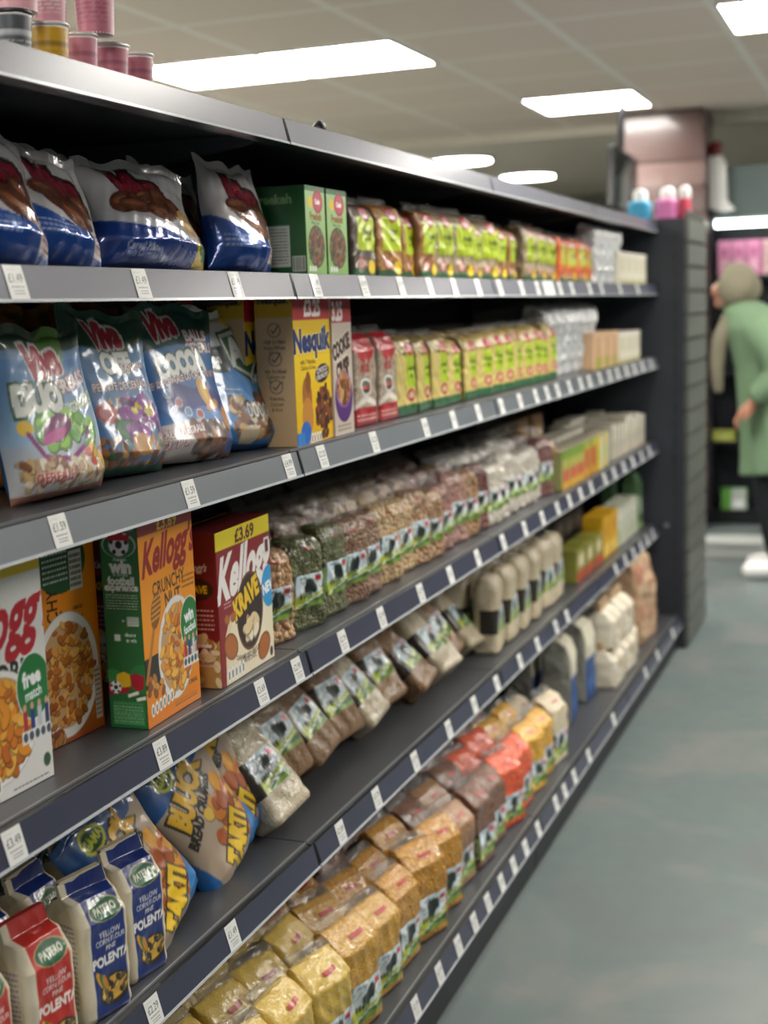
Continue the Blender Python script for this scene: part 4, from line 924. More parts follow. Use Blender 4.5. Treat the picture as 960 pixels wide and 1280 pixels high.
ORD = ['first', 'second', 'third', 'fourth', 'fifth', 'sixth', 'seventh', 'eighth', 'ninth', 'tenth', 'eleventh', 'twelfth', 'thirteenth', 'fourteenth', 'fifteenth', 'sixteenth', 'seventeenth', 'eighteenth', 'nineteenth', 'twentieth', 'twenty-first', 'twenty-second', 'twenty-third', 'twenty-fourth', 'twenty-fifth', 'twenty-sixth', 'twenty-seventh', 'twenty-eighth', 'twenty-ninth', 'thirtieth', 'thirty-first', 'thirty-second', 'thirty-third', 'thirty-fourth', 'thirty-fifth']
rnd = random.Random(4)
def put_in(P_, loc, yaw, label, cat, group, sc=1):
    o = P_.put(loc, (0, 0, R(yaw)), (sc, sc, sc)); tag(o, label, cat, group); return o

# third shelf: pulses, two rows ---------------------------------------
PUL = [('chickpea', 355, 'packet of pale chickpeas'), ('mung', 389, 'packet of green mung beans'), ('mung', 421, 'packet of green mung beans'), ('lentil', 444, 'packet of brown lentils'), ('lentil', 464, 'packet of brown lentils'),
       ('dal', 490, 'packet of split chickpeas'), ('dal', 512, 'packet of split chickpeas'), ('mixed', 528, 'packet of mottled beans'), ('mixed', 544, 'packet of mottled beans'), ('pinkbean', 561, 'packet of pinkish beans'), ('pinkbean', 577, 'packet of pinkish beans'),
       ('mixed', 591, 'packet of mottled beans'), ('kidney', 604, 'packet of dark red beans'), ('whitebean', 617, 'packet of white beans'), ('whitebean', 629, 'packet of white beans'), ('whitebean', 641, 'packet of white beans'), ('whitebean', 652, 'packet of white beans'), ('whitebean', 663, 'packet of white beans'), ('whitebean', 673, 'packet of white beans'), ('kidney', 682, 'packet of dark red beans'), ('mixed', 691, 'packet of mottled beans')]
PP = {}
def pulse(kind, far, v=0):
    k = (kind, far, v)
    if k not in PP: PP[k] = grain_packet(kind, .118, .072, .172, 'tuft', seed=len(PP)*3+5, step=.006 if far else .0032, lstep=.003 if far else .0015)
    return PP[k]
cnt = {}
for i, (kind, u, nm_) in enumerate(PUL):
    y = Yu(u, -1.03, S3+.05); cnt[kind] = cnt.get(kind, 0)+1; far = u > 540
    n = ORD[i]+' from the dark red boxes'
    put_in(pulse(kind, far, i % 2), (-1.066+rnd.uniform(-.006, .006), y, S3), rnd.uniform(-18, -2), nm_+', front row, '+n, 'grain packet', 'pulse packets in the front row', rnd.uniform(.93, 1.06))
    k2 = {'chickpea': 'lentil', 'mung': 'lentil'}.get(kind, kind)
    put_in(pulse(k2, True, 1), (-1.148-rnd.uniform(0, .006), y+rnd.uniform(-.01, .01), S3), rnd.uniform(-8, 8), 'packet of pulses, second row, '+n, 'grain packet', 'pulse packets in the second row', 1.06)
    if u < 600: put_in(pulse(k2, True, 1), (-1.228, y+rnd.uniform(-.01, .01), S3), rnd.uniform(-8, 8), 'packet of pulses, dark third row, '+n, 'grain packet', 'pulse packets in the third row', 1.1)

# fourth shelf: rice packets leaning back -------------------------------
RP = {}
def ricep(kind, far):
    if (kind, far) not in RP: RP[(kind, far)] = grain_packet(kind, .124, .075, .215, 'tuft', seed=30+len(RP), step=.006 if far else .0034, lab=(.26, .60), lstep=.003 if far else .0014, sticker=False, tail=.035)
    return RP[(kind, far)]
LN = [('rice', -1.02, 2.155, 34, -16, 14), ('shaderice', -1.095, 2.33, 26, -14, 10), ('shaderice', -1.085, 2.47, 34, -8, 14), ('shaderice', -1.095, 2.60, 28, -14, 6), ('rice', -1.07, 2.73, 38, -6, 12), ('shaderice', -1.09, 2.87, 30, -14, 8),
      ('shaderice', -1.05, 3.02, 44, -4, 12), ('rice', -1.04, 3.17, 46, -12, 6), ('shaderice', -1.075, 3.30, 34, -6, 12), ('rice', -1.05, 3.43, 42, -10, 4), ('shaderice', -1.06, 3.56, 36, -6, 10), ('rice', -1.05, 3.69, 40, -8, 6)]
for i, (kd, x, y, ln, yw, rl) in enumerate(LN):
    o = ricep(kd, i > 4).put((0, 0, 0)); put(o, x-.03, y, S4+.022, ln, yw, rl)
    tag(o, ('rice' if kd == 'rice' else 'shade-browned rice')+' packet tipped back, '+ORD[i]+' from the blue bread crumb bags', 'rice packet', 'rice packets tipped back on the fourth shelf')
for i in range(12):
    o = ricep('shaderice' if i % 2 else 'rice', True).put((0, 0, 0)); put(o, -1.20, 2.20+.125*i, S4+.012, 14, -6, rnd.uniform(-4, 8))
    tag(o, 'dim rice packet in the back row, '+ORD[i]+' from the bread crumbs', 'rice packet', 'rice packets in the back row of the fourth shelf')
STD = [628, 645, 661, 676, 690, 702]
for i, u in enumerate(STD):
    y = Yu(u, -1.02, S4+.05)
    put_in(ricep('rice', True), (-1.06, y, S4), rnd.uniform(-8, 8), 'upright cream rice packet, '+ORD[i]+' of the standing ones from the left', 'rice packet', 'upright rice packets on the fourth shelf', 1.0)
    put_in(ricep('rice', True), (-1.15, y, S4), rnd.uniform(-8, 8), 'upright rice packet behind the '+ORD[i]+' standing one from the left', 'rice packet', 'upright rice packets behind the standing ones', 1.02)

# base shelf: bulgur, rows of bags -------------------------------------
BP = {}
def bulg(kind, far):
    if (kind, far) not in BP: BP[(kind, far)] = grain_packet(kind, .124, .082, .190, 'gable', seed=70+len(BP), step=.006 if far else .0034, lab=(.08, .50), lstep=.003 if far else .0015, tail=.02)
    return BP[(kind, far)]
def bkind(y):
    return ('semolina' if y < 2.18 else 'bulgur' if y < 2.42 else 'coarse' if y < 2.72 else 'brown' if y < 2.84 else 'tan' if y < 2.98 else 'brown' if y < 3.14 else 'orange' if y < 3.42 else 'yellow' if y < 3.66 else 'rice')
NMB = {'semolina': 'pale yellow meal', 'bulgur': 'golden bulgur', 'coarse': 'coarse golden bulgur', 'brown': 'brown bulgur', 'tan': 'tan bulgur', 'orange': 'orange lentils', 'yellow': 'yellow split peas', 'rice': 'cream grain', 'dark': 'shade-darkened grain'}
for row in range(4):
    y = 1.78-row*.03; i = 0
    while y < 3.86-.10*row:
        kd = bkind(y+rnd.uniform(-.03, .03))
        if row >= 2: kd = {'coarse': 'brown', 'brown': 'dark', 'bulgur': 'coarse', 'tan': 'dark', 'orange': 'kidney', 'yellow': 'brown', 'rice': 'dark'}.get(kd, kd)  # rear rows swap to darker grains, so their shade is painted in
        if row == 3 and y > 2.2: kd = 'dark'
        nmk = NMB.get(kd, 'shade-darkened lentils')
        sc = rnd.uniform(.95, 1.06)
        put_in(bulg(kd, y > 2.75 or row > 1), (-.960-row*.096+rnd.uniform(-.006, .006), y, S0), rnd.uniform(-20, 0), 'bag of '+nmk+', base shelf, '+['front', 'second', 'third', 'back'][row]+' row, '+ORD[i]+' from left', 'grain bag', 'grain bags on the base shelf, row '+['one', 'two', 'three', 'four'][row], sc)
        y += .128*sc+rnd.uniform(0, .006); i += 1

# ================================================================== small packets on the two upper shelves
def pouch(w, d, h, front, base, seed, m='label', step=.0022, topc=None, amp=.0026):
    def fn():
        o = empty('grain_pouch')
        keys = [(0, .94, .9, 0, .006), (.006, 1, 1, 0, .009), (h*.8, 1, .98, 0, .010), (h*.95, .98, .72, -.003, .009), (h, .95, .30, -.006, .003)]
        p = Pack(w, d, keys, step, seed=seed, amp=amp, freq=52, ridge=.9)
        ob('pouch_body', p.mesh('pouch_body', [M[m]], front, None, base, topc), o)
        t = Pack(w*.94, d*.4, [(h*.985, .98, .5, -.006, .003), (h+.012, .98, .12, -.008, .001), (h+.016, .98, .10, -.012, .001)], .006, seed=seed+4, amp=.002, freq=110, ridge=1)
        ob('top_fold', t.mesh('top_fold', [M['clear']]), o)
        return o
    return Proto(fn)
mk = lambda *a, **k: a_pouch(*a, **k)
P_seed = pouch(.128, .066, .150, mk(.128, .15, grain=('5e5044', '4a3e34', '7a6a5c')), '5e5044', 101)
P_y1 = pouch(.12, .066, .146, mk(.12, .146, lab='b8cc20', grain=('a8763a', '8a5c28', 'c0904c'), txt='Bulgur', seed=3), '9a6c34', 102)
P_y2 = pouch(.115, .066, .146, mk(.115, .146, lab='a8c01c', grain=('8a5a30', '744820', 'a87440'), txt='Freekeh', seed=4, step=.002, n=120), '84582e', 103, step=.003)
P_far = pouch(.12, .07, .150, mk(.12, .15, lab='a4b81c', grain=('8a7c60', '9c8e70', '746648'), step=.003, n=60, seed=5), '7e6e54', 104, step=.004)
P_or = pouch(.11, .07, .140, mk(.11, .14, lab='b4b820', grain=('d8683a', 'c85428', 'e88450'), step=.003, n=60, seed=6), 'c85e30', 105, step=.004)
G1 = 'grain pouches on the top shelf'
T1 = [(P_seed, 453, 'dark seed pouch right beside the two green boxes'), (P_y1, 486, 'brown grain pouch with a lime label, first right of the dark seed pouch'), (P_y1, 511, 'brown grain pouch with a lime label, second right of the dark seed pouch'), (P_y2, 529, 'brown grain pouch with a lime label, third right of the dark seed pouch')]
for u, P_ in ((552, P_far), (574, P_far), (592, P_far), (607, P_far), (625, P_y2), (639, P_y2), (657, P_far), (672, P_far), (687, P_far), (700, P_or), (713, P_or), (726, P_or), (736, P_or)):
    T1.append((P_, u, ('orange' if P_ is P_or else 'greyish' if P_ is P_far else 'brown')+' lime-label pouch, '+ORD[len(T1)-1]+' right of the dark seed pouch'))
for P_, u, lb in T1:
    y = Yu(u, -1.02, S1+.06); put_in(P_, (-1.045+rnd.uniform(-.006, .006), y, S1), rnd.uniform(-12, 5), lb, 'grain pouch', G1, rnd.uniform(.93, 1.04))
    put_in(P_, (-1.122, y+.01, S1), rnd.uniform(-5, 5), lb.replace('pouch', 'pouch standing behind the one that is', 1) if False else 'pouch in the second row of the top shelf, behind the '+lb, 'grain pouch', 'grain pouches in the second row of the top shelf', rnd.uniform(.97, 1.04))
for o in COL.objects:
    if o.get('group') == 'grain pouches in the second row of the top shelf':
        k = [i for i, t in enumerate(T1) if t[2] in o['label']]; o['label'] = 'grain pouch in the top shelf\'s second row, '+ORD[k[-1]]+' from the green boxes'

# white film bags and cartons at the far end of shelves one and two
def a_white(W=.13, H=.2, seed=1):
    c = Cv(W, H, .004, 'c9c9c4'); c.blobs(24, (0, 0, 1, c.A), ['dcdcd6', 'b4b4b0', 'e8e8e4'], .09, seed); c.rect(.25, .4, .75, .7, 'd4d2c6'); return c.done()
P_wb = pouch(.125, .09, .205, a_white(), 'c4c4be', 110, m='milky', step=.005, amp=.008)
for i, u in enumerate((744, 753, 761, 768)): put_in(P_wb, (-1.06, Yu(u, -1.03, S1+.08), S1), rnd.uniform(-6, 6), 'tall white film bag on the top shelf, '+ORD[i]+' from the orange pouches', 'white bag', 'tall white bags on the top shelf')
for i, u in enumerate((692, 703, 714, 724, 733, 741)): put_in(P_wb, (-1.10, Yu(u, -1.05, S2+.08), S2), rnd.uniform(-6, 6), 'tall white film bag on the second shelf, '+ORD[i]+' from the lime-label pouches', 'white bag', 'tall white bags on the second shelf', 1.12)
def a_box(W, H, base, parts, step=.004):
    c = Cv(W, H, step, base)
    for p in parts: c.rect(*p)
    return c.done()
A_ = .118/.14
bx1 = carton_mesh('food_carton', .14, .09, .118, a_box(.14, .118, 'ddd9c6', [(.15, .3, .85, .7, 'ccc8ae'), (0, 0, 1, .12, 'c2bf90'), (0, A_-.1, 1, A_, 'e6dfd4')]), None, 'cfcbb8', 'dad6c8', step=.004)
bx2 = carton_mesh('food_carton', .14, .09, .128, a_box(.14, .128, 'd8b694', [(.2, 0, .8, .3, 'a8a43c'), (.35, .3, .65, .8, 'c49a6c')]), None, 'c8a480', 'd2b08c', step=.004)
for i in range(5): box_thing('food_carton', bx1, -1.0, Yu(773, -1.0, S1)+.075+.143*i, S1, .09, R(rnd.uniform(-2, 2)), 'cream carton at the far end of the top shelf, '+ORD[i]+' from the left', 'food box', 'cream cartons on the top shelf') if Yu(773, -1.0, S1)+.075+.143*i < 5.62 else None
y = Yu(743, -1.01, S2)+.075
for i in range(6):
    if y < 5.62: box_thing('food_carton', bx2 if i < 3 else bx1, -1.01, y, S2, .09, R(rnd.uniform(-2, 2)), ('tan carton with green bottom' if i < 3 else 'cream carton')+', second shelf, '+ORD[i]+' from the white bags', 'food box', 'cartons at the end of the second shelf')
    y += .146

# second shelf: red and white rice bags, then lime-label pouches
def a_redrice(W=.105, H=.185):
    c = Cv(W, H, .0015, 'ab9a88'); A = c.A
    c.rect(0, A*.80, 1, A, 'a81a26'); c.ell(.5, A*.78, .34, .2, 'c02a34'); c.blobs(100, (0, A*.2, 1, A*.72), ['b8a894', 'c8bca8', '9a8874'], .04, 3)
    c.rect(0, 0, 1, A*.2, 'a81824'); c.poly([(0, A*.18), (.5, A*.26), (1, A*.18), (1, A*.24), (.5, A*.34), (0, A*.24)], 'e0d8cc'); c.ell(.5, A*.42, .24, .17, 'e8e4dc'); c.ell(.5, A*.42, .19, .12, '38493a'); c.rect(.34, A*.39, .66, A*.43, 'b8242c')
    c.text('RICE', .5, A*.62, .2, 'b01e2a', off=.05); c.lines(.1, A*.05, .9, A*.14, 2, 'e8d8d0', 2)
    return c.done()
P_rr = pouch(.108, .07, .188, a_redrice(), 'a8988a', 120, topc='a81a26')
for i, u in enumerate((456, 484)):
    put_in(P_rr, (-1.06, Yu(u, -1.03, S2+.08), S2), -4+3*i, 'red-topped clear rice bag on the second shelf, '+('beside the pinkish cookie box' if i == 0 else 'right one of the two'), 'rice bag', 'red-topped rice bags')
    put_in(P_rr, (-1.14, Yu(u, -1.03, S2+.08), S2), 2, 'red-topped rice bag standing behind the '+('left' if i == 0 else 'right')+' one of the pair', 'rice bag', 'red-topped rice bags, back row')
def a_lime(W=.112, H=.168, g=('6a4a2c', '80603c', '543820'), seed=1, step=.002):
    c = Cv(W, H, step, 'c8b468'); A = c.A
    c.blobs(50, (0, A*.76, 1, A), list(g), .05, seed); c.rect(0, A*.24, .52, A*.76, 'cdbb70'); c.rect(.50, A*.36, 1, A*.82, 'a8c424'); c.rect(.5, A*.12, 1, A*.36, 'd6c47c')
    c.text('Freekeh', .75, A*.60, .12, '2a3a14', off=.04); c.text('Mill', .75, A*.5, .1, '3a4a1c', off=.03); c.ell(.74, A*.84, .2, .13, 'b03844'); c.ell(.70, A*.26, .18, .13, 'a82c34'); c.ell(.70, A*.26, .10, .07, 'e0c8a8'); c.rect(0, 0, 1, A*.14, '1d5c34')
    return c.done()
P_l1 = pouch(.112, .075, .168, a_lime(), '8a7a4a', 121, step=.0026, topc='5a4630'); P_l2 = pouch(.112, .075, .168, a_lime(g=('c8a468', 'a8844c', '8a6a38'), seed=4, step=.003), 'a08c54', 122, step=.004, topc='7a5a38')
us = [506, 528, 549, 567, 587, 605, 619, 632, 645, 657, 668, 678, 688]
for i, u in enumerate(us):
    y = Yu(u, -1.03, S2+.07)
    put_in(P_l1 if i < 3 else P_l2, (-1.062, y, S2), rnd.uniform(-12, 5), 'yellow and lime pouch, front row, '+ORD[i]+' from the red-topped rice bags', 'grain pouch', 'yellow and lime pouches in the front row', rnd.uniform(.94, 1.04))
    put_in(P_l2, (-1.142, y+.01, S2), rnd.uniform(-5, 5), 'yellow and lime pouch, row behind, '+ORD[i]+' from the red-topped rice bags', 'grain pouch', 'yellow and lime pouches in the back row', 1.03)

# third shelf, far end: printed cartons lying in a row, then small cream packs
y0, y1 = Yu(703, -1.0, S3), Yu(762, -1.0, S3); n = 7; wd_ = (y1-y0)/n
cA = a_box(wd_, .125, 'c8a83a', [(0, 0, 1, .22, 'd8962a'), (.1, .3, .6, .9, 'b8443c'), (.6, .2, 1, .9, 'd07a2c'), (0, .95, 1, 2, 'a8b04a')]); cB = a_box(wd_, .125, 'b0b058', [(0, 0, 1, .25, 'd8a83a'), (.1, .25, .9, .6, 'c8584c'), (0, .9, 1, 2, '7a9a3a')]); cC = a_box(wd_, .125, 'd8c878', [(0, 0, .5, 2, 'd8b82a'), (.5, 0, 1, 2, 'c8ccb4'), (.1, .3, .4, .8, 'a8b83a')])
ms = [carton_mesh('food_carton', wd_*.96, .08, .125, a, None, '8a8a58', 'a8a08c', step=.005) for a in (cB, cA, cA, cC)]
for i in range(n): box_thing('food_carton', ms[0] if i < 3 else ms[1] if i < 5 else ms[3], -1.0, y0+wd_*(i+.5), S3, .08, R(rnd.uniform(-2, 2)), ('green and red' if i < 3 else 'orange and red' if i < 5 else 'yellow and pale green')+' carton on the third shelf, '+ORD[i]+' after the pulse packets', 'food box', 'printed cartons on the third shelf')
mw = carton_mesh('small_cream_pack', .062, .07, .135, a_box(.062, .135, 'cfcab8', [(.2, .6, .8, 1.2, 'a8a490'), (0, 1.9, 1, 2.3, 'd8d4c8'), (.6, .1, .9, .5, 'b89a7c')]), None, 'b4b09e', 'bcb8a8', step=.005)
y = Yu(765, -1.01, S3)+.03; i = 0
while y < 5.66:
    for r_ in range(3):
        b_ = box_thing('small_cream_pack', mw, -1.01-.085*r_, y, S3, .07, R(rnd.uniform(-5, 5)), 'small cream pack, '+['front', 'second', 'third'][r_]+' row, '+ORD[i]+' right of the printed cartons', 'food pack', 'small cream packs, row '+['one', 'two', 'three'][r_]); b_.scale.z = rnd.uniform(.88, 1.08)
    y += .070; i += 1
y = y0+.03; i = 0
while y < y1:
    box_thing('small_cream_pack', mw, -1.10, y, S3, .07, R(rnd.uniform(-5, 5)), 'small cream pack behind the printed cartons, '+ORD[i]+' from the pulse packets', 'food pack', 'small packs behind the printed cartons'); y += .085; i += 1
# boxes standing at the back of the third shelf
mb = [carton_mesh('food_box', .15, .05, .20, a_box(.15, .2, q, [(.1, .2, .9, .6, w_), (.2, .8, .8, 1.1, w2)]), None, q, q, step=.006) for q, w_, w2 in (('6a6258', '8a7c6c', '4a4a44'), ('7a6c58', '8a5c4c', 'a09078'), ('a8742c', '8a3a24', 'c8a04c'))]
for i, u in enumerate((602, 620, 637, 654, 672)): box_thing('food_box', mb[(0, 0, 1, 2, 2)[i]], -1.22, Yu(u, -1.22, S3+.15), S3, .05, 0, ('dim grey-brown box', 'dim grey-brown box', 'dim brown box', 'orange-brown box', 'orange-brown box')[i]+' at the back of the third shelf, '+ORD[i]+' from the left', 'food box', 'boxes at the back of the third shelf')

# fourth shelf, far end
fb = [carton_mesh('food_carton', .13, .08, h_, a_box(.13, h_, q, p), None, q, q, step=.006) for h_, q, p in ((.11, '8a8a3c', [(0, 0, 1, .3, 'b8482c'), (.2, .4, .8, .7, 'd8c8a0')]), (.16, 'd8a824', [(.1, .1, .9, .4, 'e8c860'), (.3, .6, .7, 1, 'c88a1c')]), (.15, 'c4c8b4', [(.1, .1, .6, .5, 'a8b090'), (.1, .8, .9, 1.0, 'd8d8cc')]))]
i = 0
for u, k in ((727, 0), (738, 0), (749, 0), (759, 1), (768, 1), (776, 2), (784, 2), (791, 2), (798, 2)):
    y = Yu(u, -1.02, S4+.05)
    box_thing('food_carton', fb[k], -1.02, y, S4, .08, R(rnd.uniform(-4, 4)), ('green and red carton', 'yellow carton', 'white carton')[k]+', fourth shelf, '+ORD[i]+' from the standing rice packets', 'food box', 'cartons at the end of the fourth shelf'); i += 1
P_gp = pouch(.11, .07, .24, a_box(.11, .24, '3a5a34', [(.2, .6, .8, 1.2, 'a8b8a0'), (0, 0, 1, .3, '8aa06a')]), '3a5a34', 130, m='film', step=.006)
put_in(P_gp, (-1.05, 5.58, S4), 0, 'tall green pouch at the far end of the fourth shelf', 'pouch', None); put_in(P_gp, (-1.14, 5.56, S4), 5, 'tall green pouch behind the other at the far end of the fourth shelf', 'pouch', None)
for i, u in enumerate((700, 712, 724)): box_thing('food_box', mb[0], -1.24, Yu(u, -1.24, S4+.1), S4, .05, 0, 'dark box at the back of the fourth shelf, '+ORD[i]+' from the left', 'food box', 'dark boxes at the back of the fourth shelf')

# base shelf, far end: blue and white packs, cream bags, brown paper sack
P_bl = pouch(.13, .10, .27, a_box(.13, .27, 'c9c4ae', [(0, 0, 1, 1.15, '23457e'), (.1, .3, .9, .6, '3a62a0'), (.3, 1.3, .7, 1.6, 'd8d4c4')]), '8a8a80', 131, m='paper', step=.006)
for i, u in enumerate((700, 722, 742, 760)):
    for r_ in range(2): put_in(P_bl, (-1.02-.12*r_, Yu(u, -1.02, S0+.08), S0), rnd.uniform(-6, 6), 'cream and blue flour bag, base shelf, '+['front', 'second'][r_]+' row, '+ORD[i]+' from left', 'flour bag', 'cream and blue flour bags, row '+['one', 'two'][r_])
def sack(w, d, h, base, spots, seed, fold=True, nm='paper_sack'):
    def fn():
        o = empty(nm); a = a_cream(w, h, base, spots, .005, 30, seed, .12)
        p = Pack(w, d, [(0, .95, .95, 0, .012), (.02, 1, 1, 0, .02), (h*.7, 1, .95, 0, .02), (h*.95, .98, .45, 0, .01), (h, .97, .12, -.01, .002)], .006, seed=seed, amp=.006, freq=28, ridge=.8)
        ob('sack_body', p.mesh('sack_body', [M['paper']], a, None, base), o)
        b = MB(); b.box(-.012, .006, -w*.47, w*.47, h-.006, h+.03); b.build('folded_top', M['paper_top'], o)
        return o
    return Proto(fn)
M['paper_top'] = mat('kraft_paper', 'b59a7a', rough=.7, bump=.3)
put_in(sack(.26, .15, .34, 'b89878', ['b08a68', 'c4a888', 'a8705a'], 3), (-1.00, 5.28, S0), -4, 'brown paper sack at the far end of the base shelf', 'paper sack', None)
put_in(sack(.24, .15, .32, 'b49272', ['ac8664', 'c0a484', 'a88a6a'], 5), (-1.16, 5.42, S0), 3, 'brown paper sack behind the other one at the far end of the base shelf', 'paper sack', None)
P_cb = sack(.17, .12, .13, 'd8d0bc', ['e4ded0', 'c8bca4'], 7, nm='cream_bag')
for i, (x, y, z) in enumerate(((-.97, 4.62, 0), (-.97, 4.83, 0), (-.99, 4.98, 0), (-.98, 4.64, .135), (-.98, 4.84, .135), (-1.12, 4.7, 0), (-1.12, 4.9, 0))):
    put_in(P_cb, (x, y, S0+z), rnd.uniform(-8, 8), ('cream bag on the base shelf before the brown sack, ' if z == 0 else 'cream bag stacked on top of the pile before the brown sack, ')+('front left', 'front middle', 'front right', 'left one', 'right one', 'back left', 'back right')[i], 'flour bag', 'cream bags before the brown sack')

# ================================================================== price labels
PRC = {}
def price_label(price, w=.036):
    key = (price, w)
    if key in PRC: return PRC[key]
    h = .0405; n = 18 if price else 6; st = w/n
    c = Cv(w, h, .0007 if price else .004, 'dedfdc'); A = c.A
    if price:
        c.text(price, .5, A*.62, .42, '2a2a2a', off=.0, sx=.82, rot=0); c.lines(.18, A*.32, .85, A*.40, 1, '6a6a6a', 2); c.lines(.25, A*.12, .8, A*.28, 2, '55555a', 3); c.lines(.1, A*.84, .6, A*.90, 1, 'a8a8a8', 5)
    else: c.rect(.2, A*.4, .8, A*.7, 'b8bab8')
    c.done(); nu, nv = (50, 56) if price else (8, 10)
    u, v = np.meshgrid(np.linspace(0, 1, nu), np.linspace(0, 1, nv)); col = c.sample(u.ravel(), v.ravel())
    X = .0005+(1-v)*.0108+.0005*np.sin(u*3.14); Y = (u-.5)*w; Z = -.0405+v*.0395
    V1 = np.stack([X, Y, Z], -1).reshape(-1, 3); V2 = V1.copy(); V2[:, 0] -= .0004
    j, i = np.meshgrid(np.arange(nv-1), np.arange(nu-1), indexing='ij'); a = j*nu+i; F = np.stack([a, a+1, a+nu+1, a+nu], -1).reshape(-1, 4)
    PRC[key] = from_arrays('price_label', np.concatenate([V1, V2]), np.concatenate([F, F[:, ::-1]+nu*nv]), [M['card']], col=np.concatenate([col, col])); return PRC[key]
TG = [
 (4, 'top shelf', [(20, '£1.49'), (177, '£1.49'), (295, '£1.49'), (395, '£1.49'), (455, '£4.99'), (501, '£3.99'), (537, ''), (568, ''), (598, ''), (625, ''), (652, ''), (672, ''), (686, ''), (700, ''), (715, ''), (737, ''), (752, ''), (775, ''), (797, '')]),
 (3, 'second shelf', [(75, '£1.59'), (238, '£1.59'), (361, '£4.99'), (403, '£3.25'), (468, '£3.25'), (532, '£2.49'), (567, ''), (598, ''), (627, ''), (650, ''), (670, ''), (684, ''), (697, ''), (712, ''), (726, ''), (737, ''), (750, ''), (762, ''), (772, ''), (783, ''), (793, ''), (803, ''), (814, '')]),
 (2, 'third shelf', [(18, '£3.49'), (203, '£3.89'), (327, '£3.69'), (372, '£2.99'), (429, '£2.79'), (477, '£2.49'), (526, '£2.29'), (563, ''), (597, ''), (629, ''), (656, ''), (678, ''), (697, ''), (712, ''), (726, ''), (739, ''), (756, ''), (768, ''), (780, ''), (791, ''), (802, ''), (812, '')]),
 (1, 'fourth shelf', [(192, '£2.29'), (291, '£1.49'), (426, '£2.89'), (471, '£3.79'), (519, '£3.99'), (561, '£2.99'), (593, ''), (621, ''), (650, ''), (672, ''), (695, ''), (709, ''), (770, ''), (782, ''), (792, ''), (801, ''), (809, ''), (816, '')]),
 (0, 'base shelf', [(520, '£2.39'), (549.5, '£2.39'), (573, '£1.99'), (593, '£2.29'), (610, '£2.29'), (627, ''), (642, ''), (657, ''), (673, ''), (695, ''), (706, ''), (718, ''), (736, ''), (767, ''), (807, ''), (822, ''), (841, '')])]
for k, nm_, L_ in TG:
    for i, (u, pr) in enumerate(L_):
        z = SZ[k]; xr = XR[k]; y = Yu(u, xr+.007, z-.021)
        wide = 3 if (k == 4 and u == 686) else 1
        o = ob('price_label', price_label(pr, .036 if wide == 1 else .12), None, (xr+.0017, y, z), (0, 0, 0))
        tag(o, ('price label reading '+pr[1:]+' pounds' if pr else 'small white price label')+', '+nm_+' rail, '+ORD[i]+' from the camera end', 'price label', 'price labels on the '+nm_)

# ================================================================== pots on top of the run
def pot(col, band, r=.026, h=.066, name='noodle_pot', lid='d8d4d2', letters=None):
    o = empty(name); n = 48; rows = 30; c = Cv(2*math.pi*r, h, .0016, col); A = c.A
    c.lines(.02, A*.15, .98, A*.55, 6, band, 3, .3); c.rect(0, A*.62, 1, A*.70, band)
    c.rect(0, A*.96, 1, A, 'e8e4e2')
    if letters: c.text(letters, .93, A*.72, .09, '7a1c3c', off=.06, sx=.9); c.ell(.80, A*.62, .06, .05, 'e8d8b8')
    c.done(); u, v = np.meshgrid(np.arange(n)/n, np.linspace(0, 1, rows)); rr = r*(.84+.16*v); an = u*2*math.pi
    V = np.stack([rr*np.cos(an), rr*np.sin(an), v*h], -1).reshape(-1, 3); j, i = np.meshgrid(np.arange(rows-1), np.arange(n), indexing='ij'); i2 = (i+1) % n
    F = np.stack([j*n+i, j*n+i2, (j+1)*n+i2, (j+1)*n+i], -1).reshape(-1, 4)
    ob('cup', from_arrays('cup', V, F, [M['carton']], col=c.sample(u.ravel(), v.ravel())), o)
    b = MB(); b.lathe([(r*.99, h-.002), (r*1.07, h), (r*1.07, h+.003), (r*1.0, h+.004), (.001, h+.0035)], 48, wob=.0006); b.build('lid', mat('pot_lid', lid, rough=.3, metal=.2), o)
    b = MB(); b.lathe([(.001, 0), (r*.84, 0), (r*.845, .002)], 32); b.build('base', M['white'], o)
    return o
def place(o, x, y, z, label, cat, group=None, yaw=0):
    o.location = (x, y, z); o.rotation_euler = (0, 0, R(yaw)); tag(o, label, cat, group)
G = 'snack pots on top of the shelving'; XP = -1.10
place(pot('4c4f55', 'a8aaae', .026, .076, lid='3a3c40'), XP, 1.552, S5, 'dark grey pot at the left edge on top of the shelving', 'pot', G, 200)
place(pot('c89a20', '8a6a18', .028, .074), XP, 1.633, S5, 'mustard yellow pot on top of the shelving', 'pot', G)
place(pot('c07a8c', 'a05a70', .024, .074), XP, 1.712, S5, 'pink pot right beside the mustard yellow one', 'pot', G)
place(pot('b8707f', '98566a', .027, .072), XP, 1.788, S5, 'pink pot in the middle of the bottom row, second from the right end', 'pot', G, 40)
place(pot('b06a78', '90506a', .024, .071), XP, 1.864, S5, 'pink pot at the right end of the row', 'pot', G, 80)
place(pot('d8a0a8', '8a3a58', .030, .074, letters='BULDAK'), XP, 1.568, S5+.081, 'pink pot with dark lettering stacked at the top left corner', 'pot', G, 78)
place(pot('c88a98', 'd8d4d4', .024, .074), XP, 1.642, S5+.079, 'pink and white pot stacked on the mustard yellow one', 'pot', G)
place(pot('b86f80', '98506a', .030, .090), XP+.01, 1.738, S5+.079, 'tall pink pot stacked over two smaller pink ones', 'pot', G)
b = MB(); b.lathe([(.010, 0), (.012, .004), (.012, .012), (.008, .016), (.004, .020)], 20); o = b.build('plastic_knob', M['dark'], None, (-.998, 2.317, S5)); tag(o, 'small black knob on top of the shelving above the first seam', 'knob')

